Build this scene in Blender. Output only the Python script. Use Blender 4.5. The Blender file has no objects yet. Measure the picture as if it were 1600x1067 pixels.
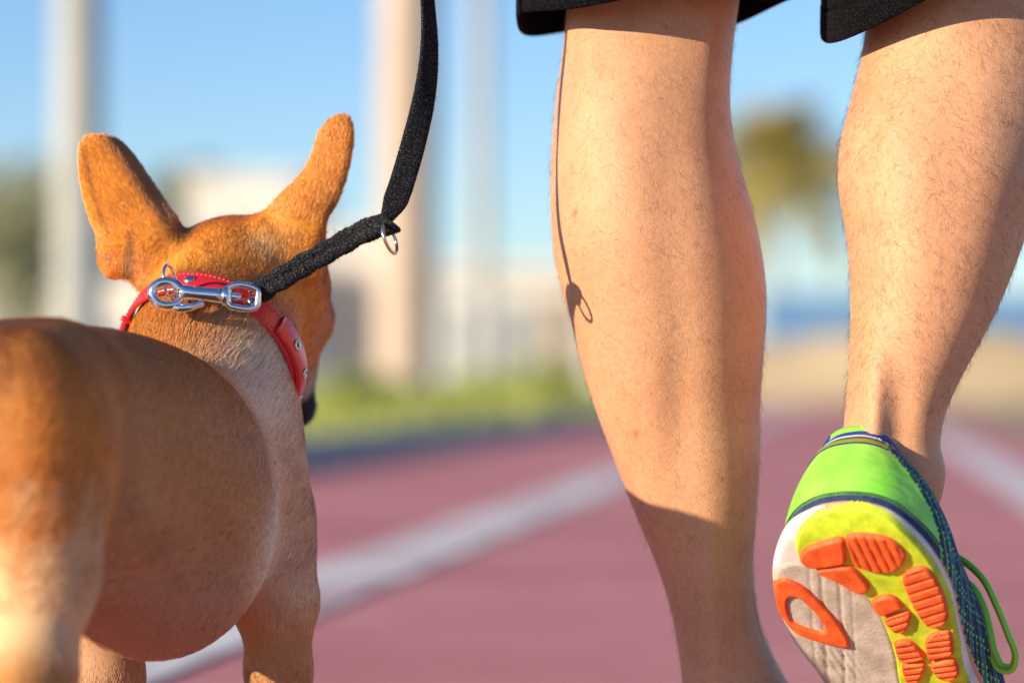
import bpy, math
import numpy as np
from mathutils import Vector, Matrix

# ------------------------------------------------------------------ camera, world, sun, exposure
sc = bpy.context.scene
col = sc.collection
R = math.radians
CAM_H = 0.28
FPX = 1600 / 36 * 100                      # focal length in photo pixels
cam = bpy.data.cameras.new('camera'); camo = bpy.data.objects.new('camera', cam); col.objects.link(camo)
cam.lens = 100; cam.sensor_width = 36; cam.clip_start = 0.05; cam.clip_end = 5000
camo.location = (0, 0, CAM_H); camo.rotation_euler = (R(90 + 0.928), 0, 0)
cam.dof.use_dof = True; cam.dof.focus_distance = 1.70; cam.dof.aperture_fstop = 3.3
sc.camera = camo

SUN_EL, SUN_AZ = R(15.5), R(57.5)            # azimuth: degrees to the left of straight behind the camera
to_sun = Vector((-math.sin(SUN_AZ) * math.cos(SUN_EL), -math.cos(SUN_AZ) * math.cos(SUN_EL), math.sin(SUN_EL)))
w = bpy.data.worlds.new('World'); sc.world = w; w.use_nodes = True
nt = w.node_tree; bg = nt.nodes['Background']
sky = nt.nodes.new('ShaderNodeTexSky'); sky.sky_type = 'NISHITA'; sky.sun_disc = False
sky.sun_elevation = SUN_EL; sky.sun_rotation = math.atan2(to_sun.x, to_sun.y)
sky.altitude = 0; sky.air_density = 1.0; sky.dust_density = 0.0; sky.ozone_density = 4.0
tint = nt.nodes.new('ShaderNodeMix'); tint.data_type = 'RGBA'; tint.blend_type = 'MULTIPLY'; tint.inputs[0].default_value = 1
tint.inputs[7].default_value = (.92, .95, 1.06, 1)     # the camera's cool white balance
nt.links.new(sky.outputs[0], tint.inputs[6]); nt.links.new(tint.outputs[2], bg.inputs[0]); bg.inputs[1].default_value = 0.114
sl = bpy.data.lights.new('sun', 'SUN'); slo = bpy.data.objects.new('sun', sl); col.objects.link(slo)
sl.energy = 5.0; sl.angle = R(0.55); sl.color = (1.0, 0.82, 0.58)
slo.rotation_euler = (-to_sun).to_track_quat('-Z', 'Y').to_euler()
vs = sc.view_settings
vs.view_transform = 'Standard'; vs.look = 'None'; vs.exposure = 0.6; vs.gamma = 1.0; vs.use_curve_mapping = False
sc.cycles.use_denoising = True
sc.cycles.max_bounces = 5; sc.cycles.transparent_max_bounces = 8
sc.cycles.sample_clamp_indirect = 6.0
rng = np.random.default_rng(7)

def P(px, py, Y):                          # photo direction at depth Y -> world point
    return np.array([(px - 800) / FPX * Y, Y, CAM_H + Y * (605 - py) / FPX])

# ------------------------------------------------------------------ helpers
def tag(o, label=None, cat=None, group=None, kind=None):
    if label: o['label'] = label
    if cat: o['category'] = cat
    if group: o['group'] = group
    if kind: o['kind'] = kind
    return o

def empty(name, loc=(0, 0, 0), parent=None):
    o = bpy.data.objects.new(name, None); col.objects.link(o); o.location = loc; o.empty_display_size = 0.05
    if parent: o.parent = parent
    return o

def mesh(name, V, Fc, mats=None, parent=None, smooth=True, fmat=None):
    me = bpy.data.meshes.new(name)
    me.from_pydata(np.asarray(V, float).tolist(), [], Fc if isinstance(Fc, list) else Fc.tolist())
    if mats:
        for m in (mats if isinstance(mats, (list, tuple)) else [mats]): me.materials.append(m)
    if fmat is not None: me.polygons.foreach_set('material_index', np.asarray(fmat, np.int32))
    me.polygons.foreach_set('use_smooth', np.full(len(me.polygons), bool(smooth)))
    me.update()
    o = bpy.data.objects.new(name, me); col.objects.link(o)
    if parent: o.parent = parent
    return o

class MB:
    """collects shapes into one mesh"""
    def __init__(s): s.V = []; s.F = []
    def add(s, V, F):
        b = len(s.V); s.V += [tuple(map(float, v)) for v in V]; s.F += [tuple(int(i) + b for i in f) for f in F]
        return s
    def box(s, c, d, rot=None):
        c = np.array(c, float); d = np.array(d, float) / 2
        V = np.array([[x, y, z] for x in (-1, 1) for y in (-1, 1) for z in (-1, 1)]) * d
        if rot is not None: V = V @ np.array(rot).T
        return s.add(V + c, [(0, 1, 3, 2), (4, 6, 7, 5), (0, 4, 5, 1), (2, 3, 7, 6), (0, 2, 6, 4), (1, 5, 7, 3)])
    def tube(s, pts, rad, n=12, closed=False, caps=True, flat=None, up=(0, 0, 1)):
        """swept tube; rad scalar or list; flat=(a,b) gives an elliptic section"""
        pts = np.array(pts, float); m = len(pts)
        rad = np.broadcast_to(np.array(rad, float), (m,))
        if closed: T = np.roll(pts, -1, 0) - np.roll(pts, 1, 0)
        else: T = np.gradient(pts, axis=0)
        T /= np.linalg.norm(T, axis=1)[:, None] + 1e-12
        u = np.array(up, float); N = []
        prev = u - T[0] * u.dot(T[0])
        if np.linalg.norm(prev) < 1e-3: prev = np.cross(T[0], (1, 0.3, 0.2))
        for t in T:
            prev = prev - t * prev.dot(t); prev /= np.linalg.norm(prev); N.append(prev.copy())
        N = np.array(N); B = np.cross(T, N)
        a = np.linspace(0, 2 * np.pi, n, endpoint=False)
        fa, fb = flat or (1, 1)
        V = (pts[:, None] + rad[:, None, None] * (fa * np.cos(a)[None, :, None] * N[:, None] + fb * np.sin(a)[None, :, None] * B[:, None])).reshape(-1, 3)
        F = []
        for i in range(m if closed else m - 1):
            i2 = (i + 1) % m
            for j in range(n):
                j2 = (j + 1) % n
                F.append((i * n + j, i * n + j2, i2 * n + j2, i2 * n + j))
        if caps and not closed:
            F.append(tuple(range(n))[::-1]); F.append(tuple((m - 1) * n + j for j in range(n)))
        return s.add(V, F)
    def lathe(s, prof, c, axis=(0, 0, 1), n=24):
        """profile of (radius, height) about an axis"""
        a = np.array(axis, float); a /= np.linalg.norm(a)
        e = np.cross(a, (0.31, 0.2, 0.93) if abs(a[2]) < .9 else (1, 0, 0)); e /= np.linalg.norm(e); g = np.cross(a, e)
        th = np.linspace(0, 2 * np.pi, n, endpoint=False)
        V = [np.array(c) + a * h + r * (np.cos(t) * e + np.sin(t) * g) for r, h in prof for t in th]
        F = [(i * n + j, i * n + (j + 1) % n, (i + 1) * n + (j + 1) % n, (i + 1) * n + j) for i in range(len(prof) - 1) for j in range(n)]
        F += [tuple(range(n))[::-1], tuple((len(prof) - 1) * n + j for j in range(n))]
        return s.add(V, F)
    def build(s, name, mat, parent=None, smooth=True, sharp=None):
        o = mesh(name, s.V, s.F, mat, parent, smooth)
        if sharp is not None: o.data.set_sharp_from_angle(angle=R(sharp))
        return o

def catmull(keys, q):
    """smooth interpolation of rows keys[:,1:] over keys[:,0] at q"""
    k = np.array(keys, float); x = k[:, 0]; y = k[:, 1:]
    m = np.gradient(y, x, axis=0)
    q = np.atleast_1d(q); i = np.clip(np.searchsorted(x, q) - 1, 0, len(x) - 2)
    h = (x[i + 1] - x[i]); t = np.clip((q - x[i]) / h, 0, 1)[:, None]; h = h[:, None]
    return ((2 * t**3 - 3 * t**2 + 1) * y[i] + (t**3 - 2 * t**2 + t) * h * m[i] + (-2 * t**3 + 3 * t**2) * y[i + 1] + (t**3 - t**2) * h * m[i + 1])

def spline(pts, n):
    pts = np.array(pts, float); d = np.r_[0, np.cumsum(np.linalg.norm(np.diff(pts, axis=0), axis=1))]
    return catmull(np.c_[d, pts], np.linspace(0, d[-1], n))

def sstep(a, b, x):
    t = np.clip((x - a) / (b - a), 0, 1); return t * t * (3 - 2 * t)

def wob(p, f, seed=0):
    """cheap smooth noise in about -1..1"""
    r = np.random.default_rng(seed); s = 0
    for i in range(5):
        k = r.normal(size=3) * f; s = s + np.sin(p @ k + r.uniform(0, 6.28))
    return s / 2.6

# ---- signed distance modelling
class Field:
    def __init__(s, lo, hi, h):
        s.lo = np.array(lo, float); s.h = h
        s.n = np.ceil((np.array(hi) - s.lo) / h).astype(int) + 1
        s.f = np.full(s.n, 0.06, np.float32)
    def grid(s, lo, hi):
        a = np.clip(np.floor((np.array(lo) - s.lo) / s.h).astype(int), 0, s.n - 1)
        b = np.clip(np.ceil((np.array(hi) - s.lo) / s.h).astype(int) + 1, 1, s.n)
        ax = [(s.lo[i] + s.h * np.arange(a[i], b[i])).astype(np.float32) for i in range(3)]
        return tuple(slice(a[i], b[i]) for i in range(3)), (ax[0][:, None, None], ax[1][None, :, None], ax[2][None, None, :])
    def mix(s, sl, d, k, cut=False):
        a = s.f[sl]
        if cut: d = -d; h = np.maximum(k - np.abs(a - d), 0) / k; s.f[sl] = np.maximum(a, d) + h * h * k * .25
        else: h = np.maximum(k - np.abs(a - d), 0) / k; s.f[sl] = np.minimum(a, d) - h * h * k * .25
    def ell(s, c, r, rot=None, k=.03, cut=False):
        c = np.array(c, float); r = np.array(r, float); M = np.eye(3) if rot is None else np.array(rot, float)
        m = r.max() + k + .02
        sl, (X, Y, Z) = s.grid(c - m, c + m); X = X - c[0]; Y = Y - c[1]; Z = Z - c[2]
        q = [M[i, 0] * X + M[i, 1] * Y + M[i, 2] * Z for i in range(3)]
        k0 = np.sqrt(sum((q[i] / r[i])**2 for i in range(3))) + 1e-6
        k1 = np.sqrt(sum((q[i] / r[i]**2)**2 for i in range(3))) + 1e-6
        s.mix(sl, k0 * (k0 - 1) / k1, k, cut)
    def cone(s, a, b, ra, rb, k=.02, cut=False):
        a = np.array(a, float); b = np.array(b, float); m = max(ra, rb) + k + .02
        sl, (X, Y, Z) = s.grid(np.minimum(a, b) - m, np.maximum(a, b) + m)
        d = b - a; L = d @ d
        t = np.clip(((X - a[0]) * d[0] + (Y - a[1]) * d[1] + (Z - a[2]) * d[2]) / L, 0, 1)
        s.mix(sl, np.sqrt((X - a[0] - t * d[0])**2 + (Y - a[1] - t * d[1])**2 + (Z - a[2] - t * d[2])**2) - (ra + (rb - ra) * t), k, cut)
    def chain(s, pts, k=.02):
        for p, q in zip(pts[:-1], pts[1:]): s.cone(p[:3], q[:3], p[3], q[3], k)
    def surface(s):
        f = s.f; S = f < 0; c = [slice(None, -1), slice(1, None)]
        cnt = sum(S[c[i], c[j], c[k]].astype(np.int8) for i in (0, 1) for j in (0, 1) for k in (0, 1))
        mk = (cnt > 0) & (cnt < 8); ci = np.argwhere(mk); idx = np.full(mk.shape, -1, np.int64); idx[mk] = np.arange(len(ci))
        acc = np.zeros((len(ci), 3)); num = np.zeros(len(ci))
        for ax in range(3):
            o1, o2 = [x for x in range(3) if x != ax]
            for i in (0, 1):
                for j in (0, 1):
                    p = ci.copy(); p[:, o1] += i; p[:, o2] += j; q = p.copy(); q[:, ax] += 1
                    fa = f[tuple(p.T)]; fb = f[tuple(q.T)]; x = (fa < 0) != (fb < 0)
                    t = np.where(x, fa / np.where(x, fa - fb, 1), 0)
                    pos = p.astype(float); pos[:, ax] += t
                    acc[x] += pos[x]; num[x] += 1
        V = s.lo + s.h * acc / num[:, None]
        Q = []
        for ax in range(3):
            o1, o2 = (ax + 1) % 3, (ax + 2) % 3
            A = [slice(None)] * 3; B = [slice(None)] * 3; A[ax] = c[0]; B[ax] = c[1]
            x = S[tuple(A)] != S[tuple(B)]; e = np.argwhere(x); e = e[(e[:, o1] > 0) & (e[:, o2] > 0) & (e[:, o1] < s.n[o1] - 1) & (e[:, o2] < s.n[o2] - 1)]
            def g(d1, d2):
                z = e.copy(); z[:, o1] += d1; z[:, o2] += d2; return idx[tuple(z.T)]
            q = np.stack([g(-1, -1), g(0, -1), g(0, 0), g(-1, 0)], 1)
            inside = S[tuple(e.T)]; q[~inside] = q[~inside][:, ::-1]; Q.append(q)
        return V, np.concatenate(Q)

def relax(V, Q, it=2, lam=.5):
    for _ in range(it):
        S = np.zeros_like(V); n = np.zeros(len(V))
        for a in range(4):
            for b in (1, 3):
                np.add.at(S, Q[:, a], V[Q[:, (a + b) % 4]]); np.add.at(n, Q[:, a], 1)
        V = V + lam * (S / np.maximum(n, 1)[:, None] - V)
    return V

def face_geo(V, Q):
    p = V[Q]; n = np.cross(p[:, 2] - p[:, 0], p[:, 3] - p[:, 1]); a = np.linalg.norm(n, axis=1)
    return n / (a[:, None] + 1e-15), a / 2

def scatter(V, Q, count, weight=None):
    n, a = face_geo(V, Q); c = V[Q].mean(1)
    w_ = a * (weight(c, n) if weight else 1); w_ = w_ / w_.sum()
    i = rng.choice(len(Q), count, p=w_); s = rng.random((count, 1)); t = rng.random((count, 1)); p = V[Q[i]]
    return (p[:, 0] * (1 - s) * (1 - t) + p[:, 1] * s * (1 - t) + p[:, 2] * s * t + p[:, 3] * (1 - s) * t), n[i]

def hairs(name, pts, rad, mat, colr=None, parent=None):
    """pts (n, m, 3), rad (m,) or (n, m)"""
    n, m = pts.shape[:2]; hc = bpy.data.hair_curves.new(name); hc.add_curves([m] * n)
    hc.attributes['position'].data.foreach_set('vector', np.ascontiguousarray(pts, np.float32).ravel())
    ra = hc.attributes.new('radius', 'FLOAT', 'POINT')
    ra.data.foreach_set('value', np.ascontiguousarray(np.broadcast_to(rad, (n, m)), np.float32).ravel())
    if colr is not None:
        ca = hc.attributes.new('col', 'FLOAT_COLOR', 'CURVE')
        ca.data.foreach_set('color', np.c_[colr, np.ones(n)].astype(np.float32).ravel())
    hc.materials.append(mat); o = bpy.data.objects.new(name, hc); col.objects.link(o)
    if parent: o.parent = parent
    return o

# ---- materials
def mat(name, base=(.5, .5, .5), rough=.6, metal=0, spec=.5, **kw):
    m = bpy.data.materials.new(name); m.use_nodes = True; b = m.node_tree.nodes['Principled BSDF']
    b.inputs['Base Color'].default_value = (*base, 1); b.inputs['Roughness'].default_value = rough
    b.inputs['Metallic'].default_value = metal; b.inputs['Specular IOR Level'].default_value = spec
    for k, v in kw.items(): b.inputs[k.replace('_', ' ')].default_value = v
    return m

def nodes(m): return m.node_tree, m.node_tree.nodes['Principled BSDF']

def vary(m, scale, c1, c2, detail=4, lo=.35, hi=.65, rough=.55, coord='Object'):
    t, b = nodes(m); tc = t.nodes.new('ShaderNodeTexCoord'); n = t.nodes.new('ShaderNodeTexNoise'); r = t.nodes.new('ShaderNodeValToRGB')
    n.inputs['Scale'].default_value = scale; n.inputs['Detail'].default_value = detail; n.inputs['Roughness'].default_value = rough
    r.color_ramp.elements[0].position = lo; r.color_ramp.elements[1].position = hi
    r.color_ramp.elements[0].color = (*c1, 1); r.color_ramp.elements[1].color = (*c2, 1)
    t.links.new(tc.outputs[coord], n.inputs['Vector']); t.links.new(n.outputs['Fac'], r.inputs[0]); t.links.new(r.outputs[0], b.inputs['Base Color'])
    return r

def bump(m, scale, dist, strength=.5, kind='noise', detail=3, stretch=None):
    t, b = nodes(m); tc = t.nodes.new('ShaderNodeTexCoord'); bp = t.nodes.new('ShaderNodeBump')
    n = t.nodes.new({'noise': 'ShaderNodeTexNoise', 'voronoi': 'ShaderNodeTexVoronoi', 'wave': 'ShaderNodeTexWave'}[kind])
    n.inputs['Scale'].default_value = scale
    if 'Detail' in n.inputs: n.inputs['Detail'].default_value = detail
    src = tc.outputs['Object']
    if stretch:
        mp = t.nodes.new('ShaderNodeMapping'); mp.inputs['Scale'].default_value = stretch; t.links.new(src, mp.inputs[0]); src = mp.outputs[0]
    t.links.new(src, n.inputs['Vector']); bp.inputs['Distance'].default_value = dist; bp.inputs['Strength'].default_value = strength
    t.links.new(n.outputs[0], bp.inputs['Height'])
    if b.inputs['Normal'].is_linked:
        t.links.new(b.inputs['Normal'].links[0].from_socket, bp.inputs['Normal'])
    t.links.new(bp.outputs[0], b.inputs['Normal'])
    return n

def from_attr(m, name='col'):
    t, b = nodes(m); a = t.nodes.new('ShaderNodeAttribute'); a.attribute_name = name
    t.links.new(a.outputs['Color'], b.inputs['Base Color']); return a

# ================================================================== THE SETTING
TRK = math.atan2(540, FPX)                 # the track runs off to the right of the view axis
tu = np.array([math.cos(TRK), -math.sin(TRK)]); tv = np.array([math.sin(TRK), math.cos(TRK)])
def T(u, v, z=0.): p = u * tu + v * tv; return (p[0], p[1], z)

def strip(name, u0, u1, v0, v1, z, m, seg=60):
    vv = v0 + (v1 - v0) * np.linspace(0, 1, seg + 1)**2
    V = []; 
    for v in vv: V += [T(u0, v, z), T(u1, v, z)]
    F = [(2 * i, 2 * i + 1, 2 * i + 3, 2 * i + 2) for i in range(seg)]
    return tag(mesh(name, V, F, m, smooth=False), kind='structure')

m_soil = mat('dry_soil', rough=.95, spec=.1); vary(m_soil, .8, (.33, .25, .16), (.46, .37, .24), detail=8)
m_track = mat('red_track', rough=.8, spec=.35); vary(m_track, 1.0, (.48, .155, .155), (.72, .30, .29), detail=12, lo=.32, hi=.68, rough=.7)
bump(m_track, 300, .004, .6)
m_line = mat('line_paint', rough=.7); vary(m_line, 2.2, (.50, .30, .30), (.80, .77, .75), detail=10, lo=.36, hi=.56, rough=.7)
m_grass = mat('grass_soil', rough=.95, spec=.1); vary(m_grass, 1.3, (.20, .25, .06), (.36, .36, .12), detail=8)
m_pave = mat('paving', rough=.9); vary(m_pave, .5, (.42, .38, .33), (.52, .48, .42), detail=6)
S = 1500
tag(mesh('ground', [(-S, -S, 0), (S, -S, 0), (S, S, 0), (-S, S, 0)], [(0, 1, 2, 3)], m_soil, smooth=False), kind='structure')
strip('running_track', -1.92, .95, -4, 260, .004, m_track)
strip('lane_line', -.825, -.65, -4, 260, .008, m_line)
strip('lane_line', .375, .555, -4, 260, .008, m_line)
strip('grass_verge', -7.5, -2.06, -4, 200, .03, m_grass)
strip('promenade_pavement', -40, -7.5, -10, 200, .006, m_pave)
m_kerb = mat('kerb_stone', (.36, .35, .34), .85); vary(m_kerb, 4, (.28, .27, .27), (.42, .41, .40))
k0 = empty('kerb'); tag(k0, kind='structure')
for i in range(48):
    v0 = -2 + i * 1.0
    a, b_ = np.array(T(-1.99, v0 + .5)), 0
    mb = MB().box((0, 0, .05), (.13, .985, .10)); ko = mb.build('kerb_stone', m_kerb, k0, smooth=False) if i == 0 else None
    if i == 0: kmesh = ko.data
    else: ko = bpy.data.objects.new('kerb_stone', kmesh); col.objects.link(ko); ko.parent = k0
    ko.location = a; ko.rotation_euler = (0, 0, -TRK)
# grass blades on the verge: one uncountable mass
N = 26000
uu = rng.uniform(-5.5, -2.08, N); vv = 6 + 50 * rng.random(N)**1.4
base = uu[:, None] * np.r_[tu, 0] + vv[:, None] * np.r_[tv, 0] + np.array([0, 0, .03])
hgt = rng.uniform(.05, .22, N) * (1 + .5 * wob(base, 1.3, 3)); az = rng.uniform(0, 6.28, N); lean = rng.normal(0, .06, (N, 2))
wd = .012 + .012 * rng.random(N)
d2 = np.c_[np.cos(az), np.sin(az), np.zeros(N)] * wd[:, None]
tip = base + np.c_[lean, np.maximum(hgt, .04)]
V = np.stack([base - d2, base + d2, tip], 1).reshape(-1, 3)
m_blade = mat('grass_blade', rough=.7, spec=.2); vary(m_blade, 1.1, (.24, .32, .06), (.50, .50, .14), detail=5)
tag(mesh('verge_grass', V, np.arange(3 * N).reshape(-1, 3), m_blade, smooth=False), 'yellow-green grass along the left edge of the red track', 'grass', kind='stuff')

# ---- trees, palms, poles, buildings far behind
def leaves(n, centre, rad, size, seed, droop=0):
    r = np.random.default_rng(seed); d = r.normal(size=(n, 3)); d /= np.linalg.norm(d, axis=1)[:, None]
    rr = r.random(n)**.45; lump = 1 + .35 * wob(d, 3, seed + 1)
    c = np.array(centre) + d * (rr * lump)[:, None] * np.array(rad)
    a = r.normal(size=(n, 3)); a /= np.linalg.norm(a, axis=1)[:, None]; b = np.cross(a, r.normal(size=(n, 3))); b /= np.linalg.norm(b, axis=1)[:, None]
    s = size * r.uniform(.6, 1.3, n)[:, None]
    V = np.stack([c - a * s, c + b * s * .5, c + a * s, c - b * s * .5], 1).reshape(-1, 3)
    return V, np.arange(4 * n).reshape(-1, 4)

m_bark = mat('bark', rough=.9); vary(m_bark, 6, (.16, .11, .07), (.28, .21, .15))
def leafmat(name, a, b): m = mat(name, rough=.65, spec=.3); vary(m, .9, a, b, detail=5); return m
m_leaf_olive = leafmat('olive_leaf', (.28, .30, .17), (.42, .42, .26))
m_leaf_dark = leafmat('dark_leaf', (.12, .16, .07), (.24, .27, .13))
m_leaf_lime = leafmat('lime_leaf', (.26, .34, .08), (.48, .50, .14))
def tree(label, px, Y, top, bot, rx, m, seed, n=2600):
    x = P(px, 600, Y)[0]; z1 = P(0, top, Y)[2]; z0 = P(0, bot, Y)[2]; c = (z0 + z1) / 2
    t = empty('leafy_tree', (x, Y, 0)); tag(t, label, 'tree', 'trees beyond the promenade')
    mb = MB().tube([(0, 0, 0), (.05, 0, z0 * .6), (0, .05, c)], [.16, .12, .05], 8)
    for k in range(5):
        a = k * 1.3 + seed; mb.tube([(0, 0, z0 * .8), (.4 * rx * math.cos(a), .4 * rx * math.sin(a), c + .2 * k / 5)], [.06, .02], 6)
    mb.build('trunk', m_bark, t)
    V, F = leaves(n, (0, 0, c), (rx, rx, (z1 - z0) / 2), .16, seed); mesh('crown', V, F, m, t, smooth=False)
    return t

def palm(label, px, Y, trunk_w, top_z, m_trunk, m_frond, seed, flen, nf=34, lean=0.):
    x = P(px, 600, Y)[0]; t = empty('palm_tree', (x, Y, 0)); tag(t, label, 'palm tree', 'palms along the promenade')
    zs = np.linspace(0, top_z, 40); r = trunk_w / 2 * (1 + .18 * np.exp(-zs * 2.2) + .03 * np.sin(zs * 21)) * (1 - .12 * zs / top_z)
    MB().tube(np.c_[lean * (zs / top_z)**2, zs * 0, zs], r, 16).build('trunk', m_trunk, t)
    rr = np.random.default_rng(seed); V = []; F = []
    for k in range(nf):
        az = k * 2.399; el = rr.uniform(-.75, 1.25); L = flen * rr.uniform(.75, 1.1)
        s = np.linspace(0, 1, 9); hd = np.array([math.cos(az), math.sin(az), 0])
        path = np.array([lean, 0, top_z]) + hd * (L * s * math.cos(el))[:, None] + np.array([0, 0, 1]) * (L * (s * math.sin(el) - .45 * s * s))[:, None]
        side = np.array([-hd[1], hd[0], 0])
        for i in range(1, 9):
            for sg in (-1, 1):
                lw = flen * .26 * math.sin(math.pi * (.12 + .8 * s[i])); p = path[i]; q = p + side * sg * lw + (path[i] - path[i - 1]) * .7 - np.array([0, 0, lw * .35])
                e = (path[i] - path[i - 1]) * .34; b = len(V)
                V += [p - e, p + e, q]; F.append((b, b + 1, b + 2))
        MBt = MB().tube(path, flen * .012, 5); b = len(V); V += MBt.V; F += [tuple(j + b for j in f) for f in MBt.F]
    mesh('crown', V, F, m_frond, t, smooth=False)
    return t

m_trunk_pale = mat('palm_trunk_pale', rough=.9); vary(m_trunk_pale, 5, (.50, .39, .30), (.60, .48, .38))
m_trunk_grey = mat('palm_trunk_grey', rough=.9); vary(m_trunk_grey, 5, (.42, .38, .33), (.52, .48, .43))
m_frond = leafmat('palm_frond', (.34, .29, .08), (.60, .50, .16))
palm('tall palm with thick pale beige trunk rising behind the leash', 636, 21, .44, 9.5, m_trunk_pale, m_frond, 3, 2.6)
palm('short bushy palm with olive yellow crown seen between the two bare legs', 1216, 56, .22, 4.85, m_trunk_grey, m_frond, 8, 2.3, nf=80)

m_pole = mat('pole_paint', (.62, .63, .60), .55); vary(m_pole, 3, (.36, .37, .35), (.44, .44, .42))
m_lens = mat('lamp_glass', (.85, .85, .82), .25)
def lamp_post(label, px, Y, wd, h):
    x = P(px, 600, Y)[0]; t = empty('lamp_post', (x, Y, 0)); tag(t, label, 'lamp post', 'posts along the promenade')
    MB().lathe([(wd * .85, 0), (wd * .85, .35), (wd * .62, .42), (wd * .5, .5), (wd * .42, h)], (0, 0, 0), n=20).build('pole', m_pole, t, sharp=40)
    MB().tube(spline([(0, 0, h - .1), (0, 0, h + .3), (.5, 0, h + .55), (1.2, 0, h + .6)], 14), wd * .22, 10).build('arm', m_pole, t)
    MB().lathe([(.08, .1), (.16, .06), (.24, -.02), (.24, -.05)], (1.3, 0, h + .6), n=20).build('lamp_head', m_pole, t)
    MB().lathe([(.2, 0), (.18, -.05), (.1, -.08)], (1.3, 0, h + .545), n=20).build('lens', m_lens, t)
lamp_post('thick pale grey lamp post behind the left ear of the dog', 122, 15, .26, 6.5)
lamp_post('slim light grey lamp post to the right of the beige palm trunk', 752, 30, .22, 8)

m_wall_w = mat('white_render', rough=.9); vary(m_wall_w, .6, (.66, .63, .57), (.76, .73, .68))
m_wall_c = mat('cream_render', rough=.9); vary(m_wall_c, .6, (.56, .49, .39), (.66, .58, .47))
m_wall_g = mat('grey_render', rough=.9); vary(m_wall_g, .6, (.46, .44, .44), (.54, .52, .52))
m_glass = mat('window_glass', (.22, .25, .28), .2); m_frame = mat('window_frame', (.6, .6, .6), .5)
m_roof = mat('roof_tile', rough=.85); vary(m_roof, 2, (.33, .17, .10), (.45, .25, .16))
m_door = mat('door_wood', (.36, .28, .22), .6)
def building(label, px0, px1, Y, top, m, storeys, cols, roof='flat', depth=9):
    a = P(px0, 600, Y); b = P(px1, 600, Y); h = P(0, top, Y)[2]; wd = b[0] - a[0]
    t = empty('low_building', ((a[0] + b[0]) / 2, Y + depth / 2, 0)); tag(t, label, 'building', 'houses behind the promenade')
    MB().box((0, 0, h / 2), (wd, depth, h)).build('wall', m, t, smooth=False)
    if roof == 'flat': MB().box((0, 0, h + .12), (wd + .3, depth + .3, .24)).build('roof', m_wall_w, t, smooth=False)
    else:
        x, y = wd / 2 + .4, depth / 2 + .4
        MB().add([(-x, -y, h), (x, -y, h), (x, y, h), (-x, y, h), (-x * .5, 0, h + 1.3), (x * .5, 0, h + 1.3)], [(0, 1, 5, 4), (1, 2, 5), (2, 3, 4, 5), (3, 0, 4), (3, 2, 1, 0)]).build('roof', m_roof, t, smooth=False)
    sh = h / storeys
    for s in range(storeys):
        for c in range(cols):
            x = -wd / 2 + wd * (c + .5) / cols; z = s * sh + sh * .52; door = s == 0 and c == cols // 2
            ww, hh = min(1.1, wd / cols * .5), sh * (.5 if not door else .8)
            if door: z = hh / 2 + .02
            o = MB().box((x, -depth / 2 - .02, z), (ww + .16, .1, hh + .16)).build('door' if door else 'window', m_door if door else m_frame, t, smooth=False)
            if not door:
                for sx in (-1, 1): MB().box((x + sx * ww / 4, -depth / 2 - .075, z), (ww / 2 - .05, .02, hh)).build('pane', m_glass, o, smooth=False)
    return t
building('cream low house above the head of the dog', 290, 470, 66, 285, m_wall_w, 1, 3)
building('white two storey house behind the pale lamp post', -120, 230, 74, 330, m_wall_w, 2, 4)
building('pale house between the dog and the beige palm trunk', 455, 640, 60, 372, m_wall_w, 1, 3)
building('wide whitish building to the right of the slim lamp post', 690, 980, 54, 430, m_wall_w, 1, 4)
tree('olive green tree at the far left edge behind the dog', 30, 56, 240, 500, 1.6, m_leaf_olive, 4)
tree('dark green tree between the lamp post and the left ear of the dog', 205, 80, 345, 520, 1.0, m_leaf_dark, 5)
tree('dark tree behind the roof of the cream house', 300, 80, 262, 420, 1.5, m_leaf_dark, 9)

def shrub(label, px, Y, wd, h, m, seed):
    x = P(px, 600, Y)[0]; t = empty('low_shrub', (x, Y, 0)); tag(t, label, 'shrub', 'shrubs on the verge')
    mb = MB()
    for k in range(6): a = k * 1.05; mb.tube([(0, 0, 0), (.4 * wd * math.cos(a), .4 * wd * math.sin(a), h * .6)], [.02, .008], 5)
    mb.build('stem', m_bark, t)
    V, F = leaves(900, (0, 0, h * .55), (wd, wd, h * .5), .07, seed); mesh('foliage', V, F, m, t, smooth=False)
shrub('bright lime shrub beside the nose of the dog', 555, 19, .34, .34, m_leaf_lime, 11)
shrub('bright green shrub just left of the standing leg', 858, 34, .5, .6, m_leaf_lime, 12)
shrub('pale green shrub at the foot of the slim lamp post', 755, 28, .5, .38, m_leaf_lime, 13)

# right-hand side: sand bank, blue hoarding
m_sand = mat('sand_bank', rough=.95, spec=.1); vary(m_sand, .7, (.50, .38, .22), (.62, .49, .31), detail=8)
nb, mbk = 60, 14; V = []
for i in range(nb + 1):
    for j in range(mbk + 1):
        x = -2.2 + 60 * i / nb; y = 6 * j / mbk; z = 1.15 * sstep(0, .35, j / mbk) * (1 + .12 * math.sin(x * .9) + .08 * math.sin(x * 2.3 + y)) - .02
        V.append((x, y, z))
F = [(i * (mbk + 1) + j, (i + 1) * (mbk + 1) + j, (i + 1) * (mbk + 1) + j + 1, i * (mbk + 1) + j + 1) for i in range(nb) for j in range(mbk)]
so = tag(mesh('sand_bank', V, F, m_sand), kind='structure'); so.location = (P(1330, 600, 46)[0], 46, 0)
m_blue = mat('blue_board', rough=.5); vary(m_blue, .5, (.10, .25, .50), (.16, .33, .58))
bf = empty('blue_hoarding', (0, 54, 0)); tag(bf, 'blue board hoarding beyond the sand bank at the right', 'hoarding')
x0 = P(1190, 600, 54)[0]
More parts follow.
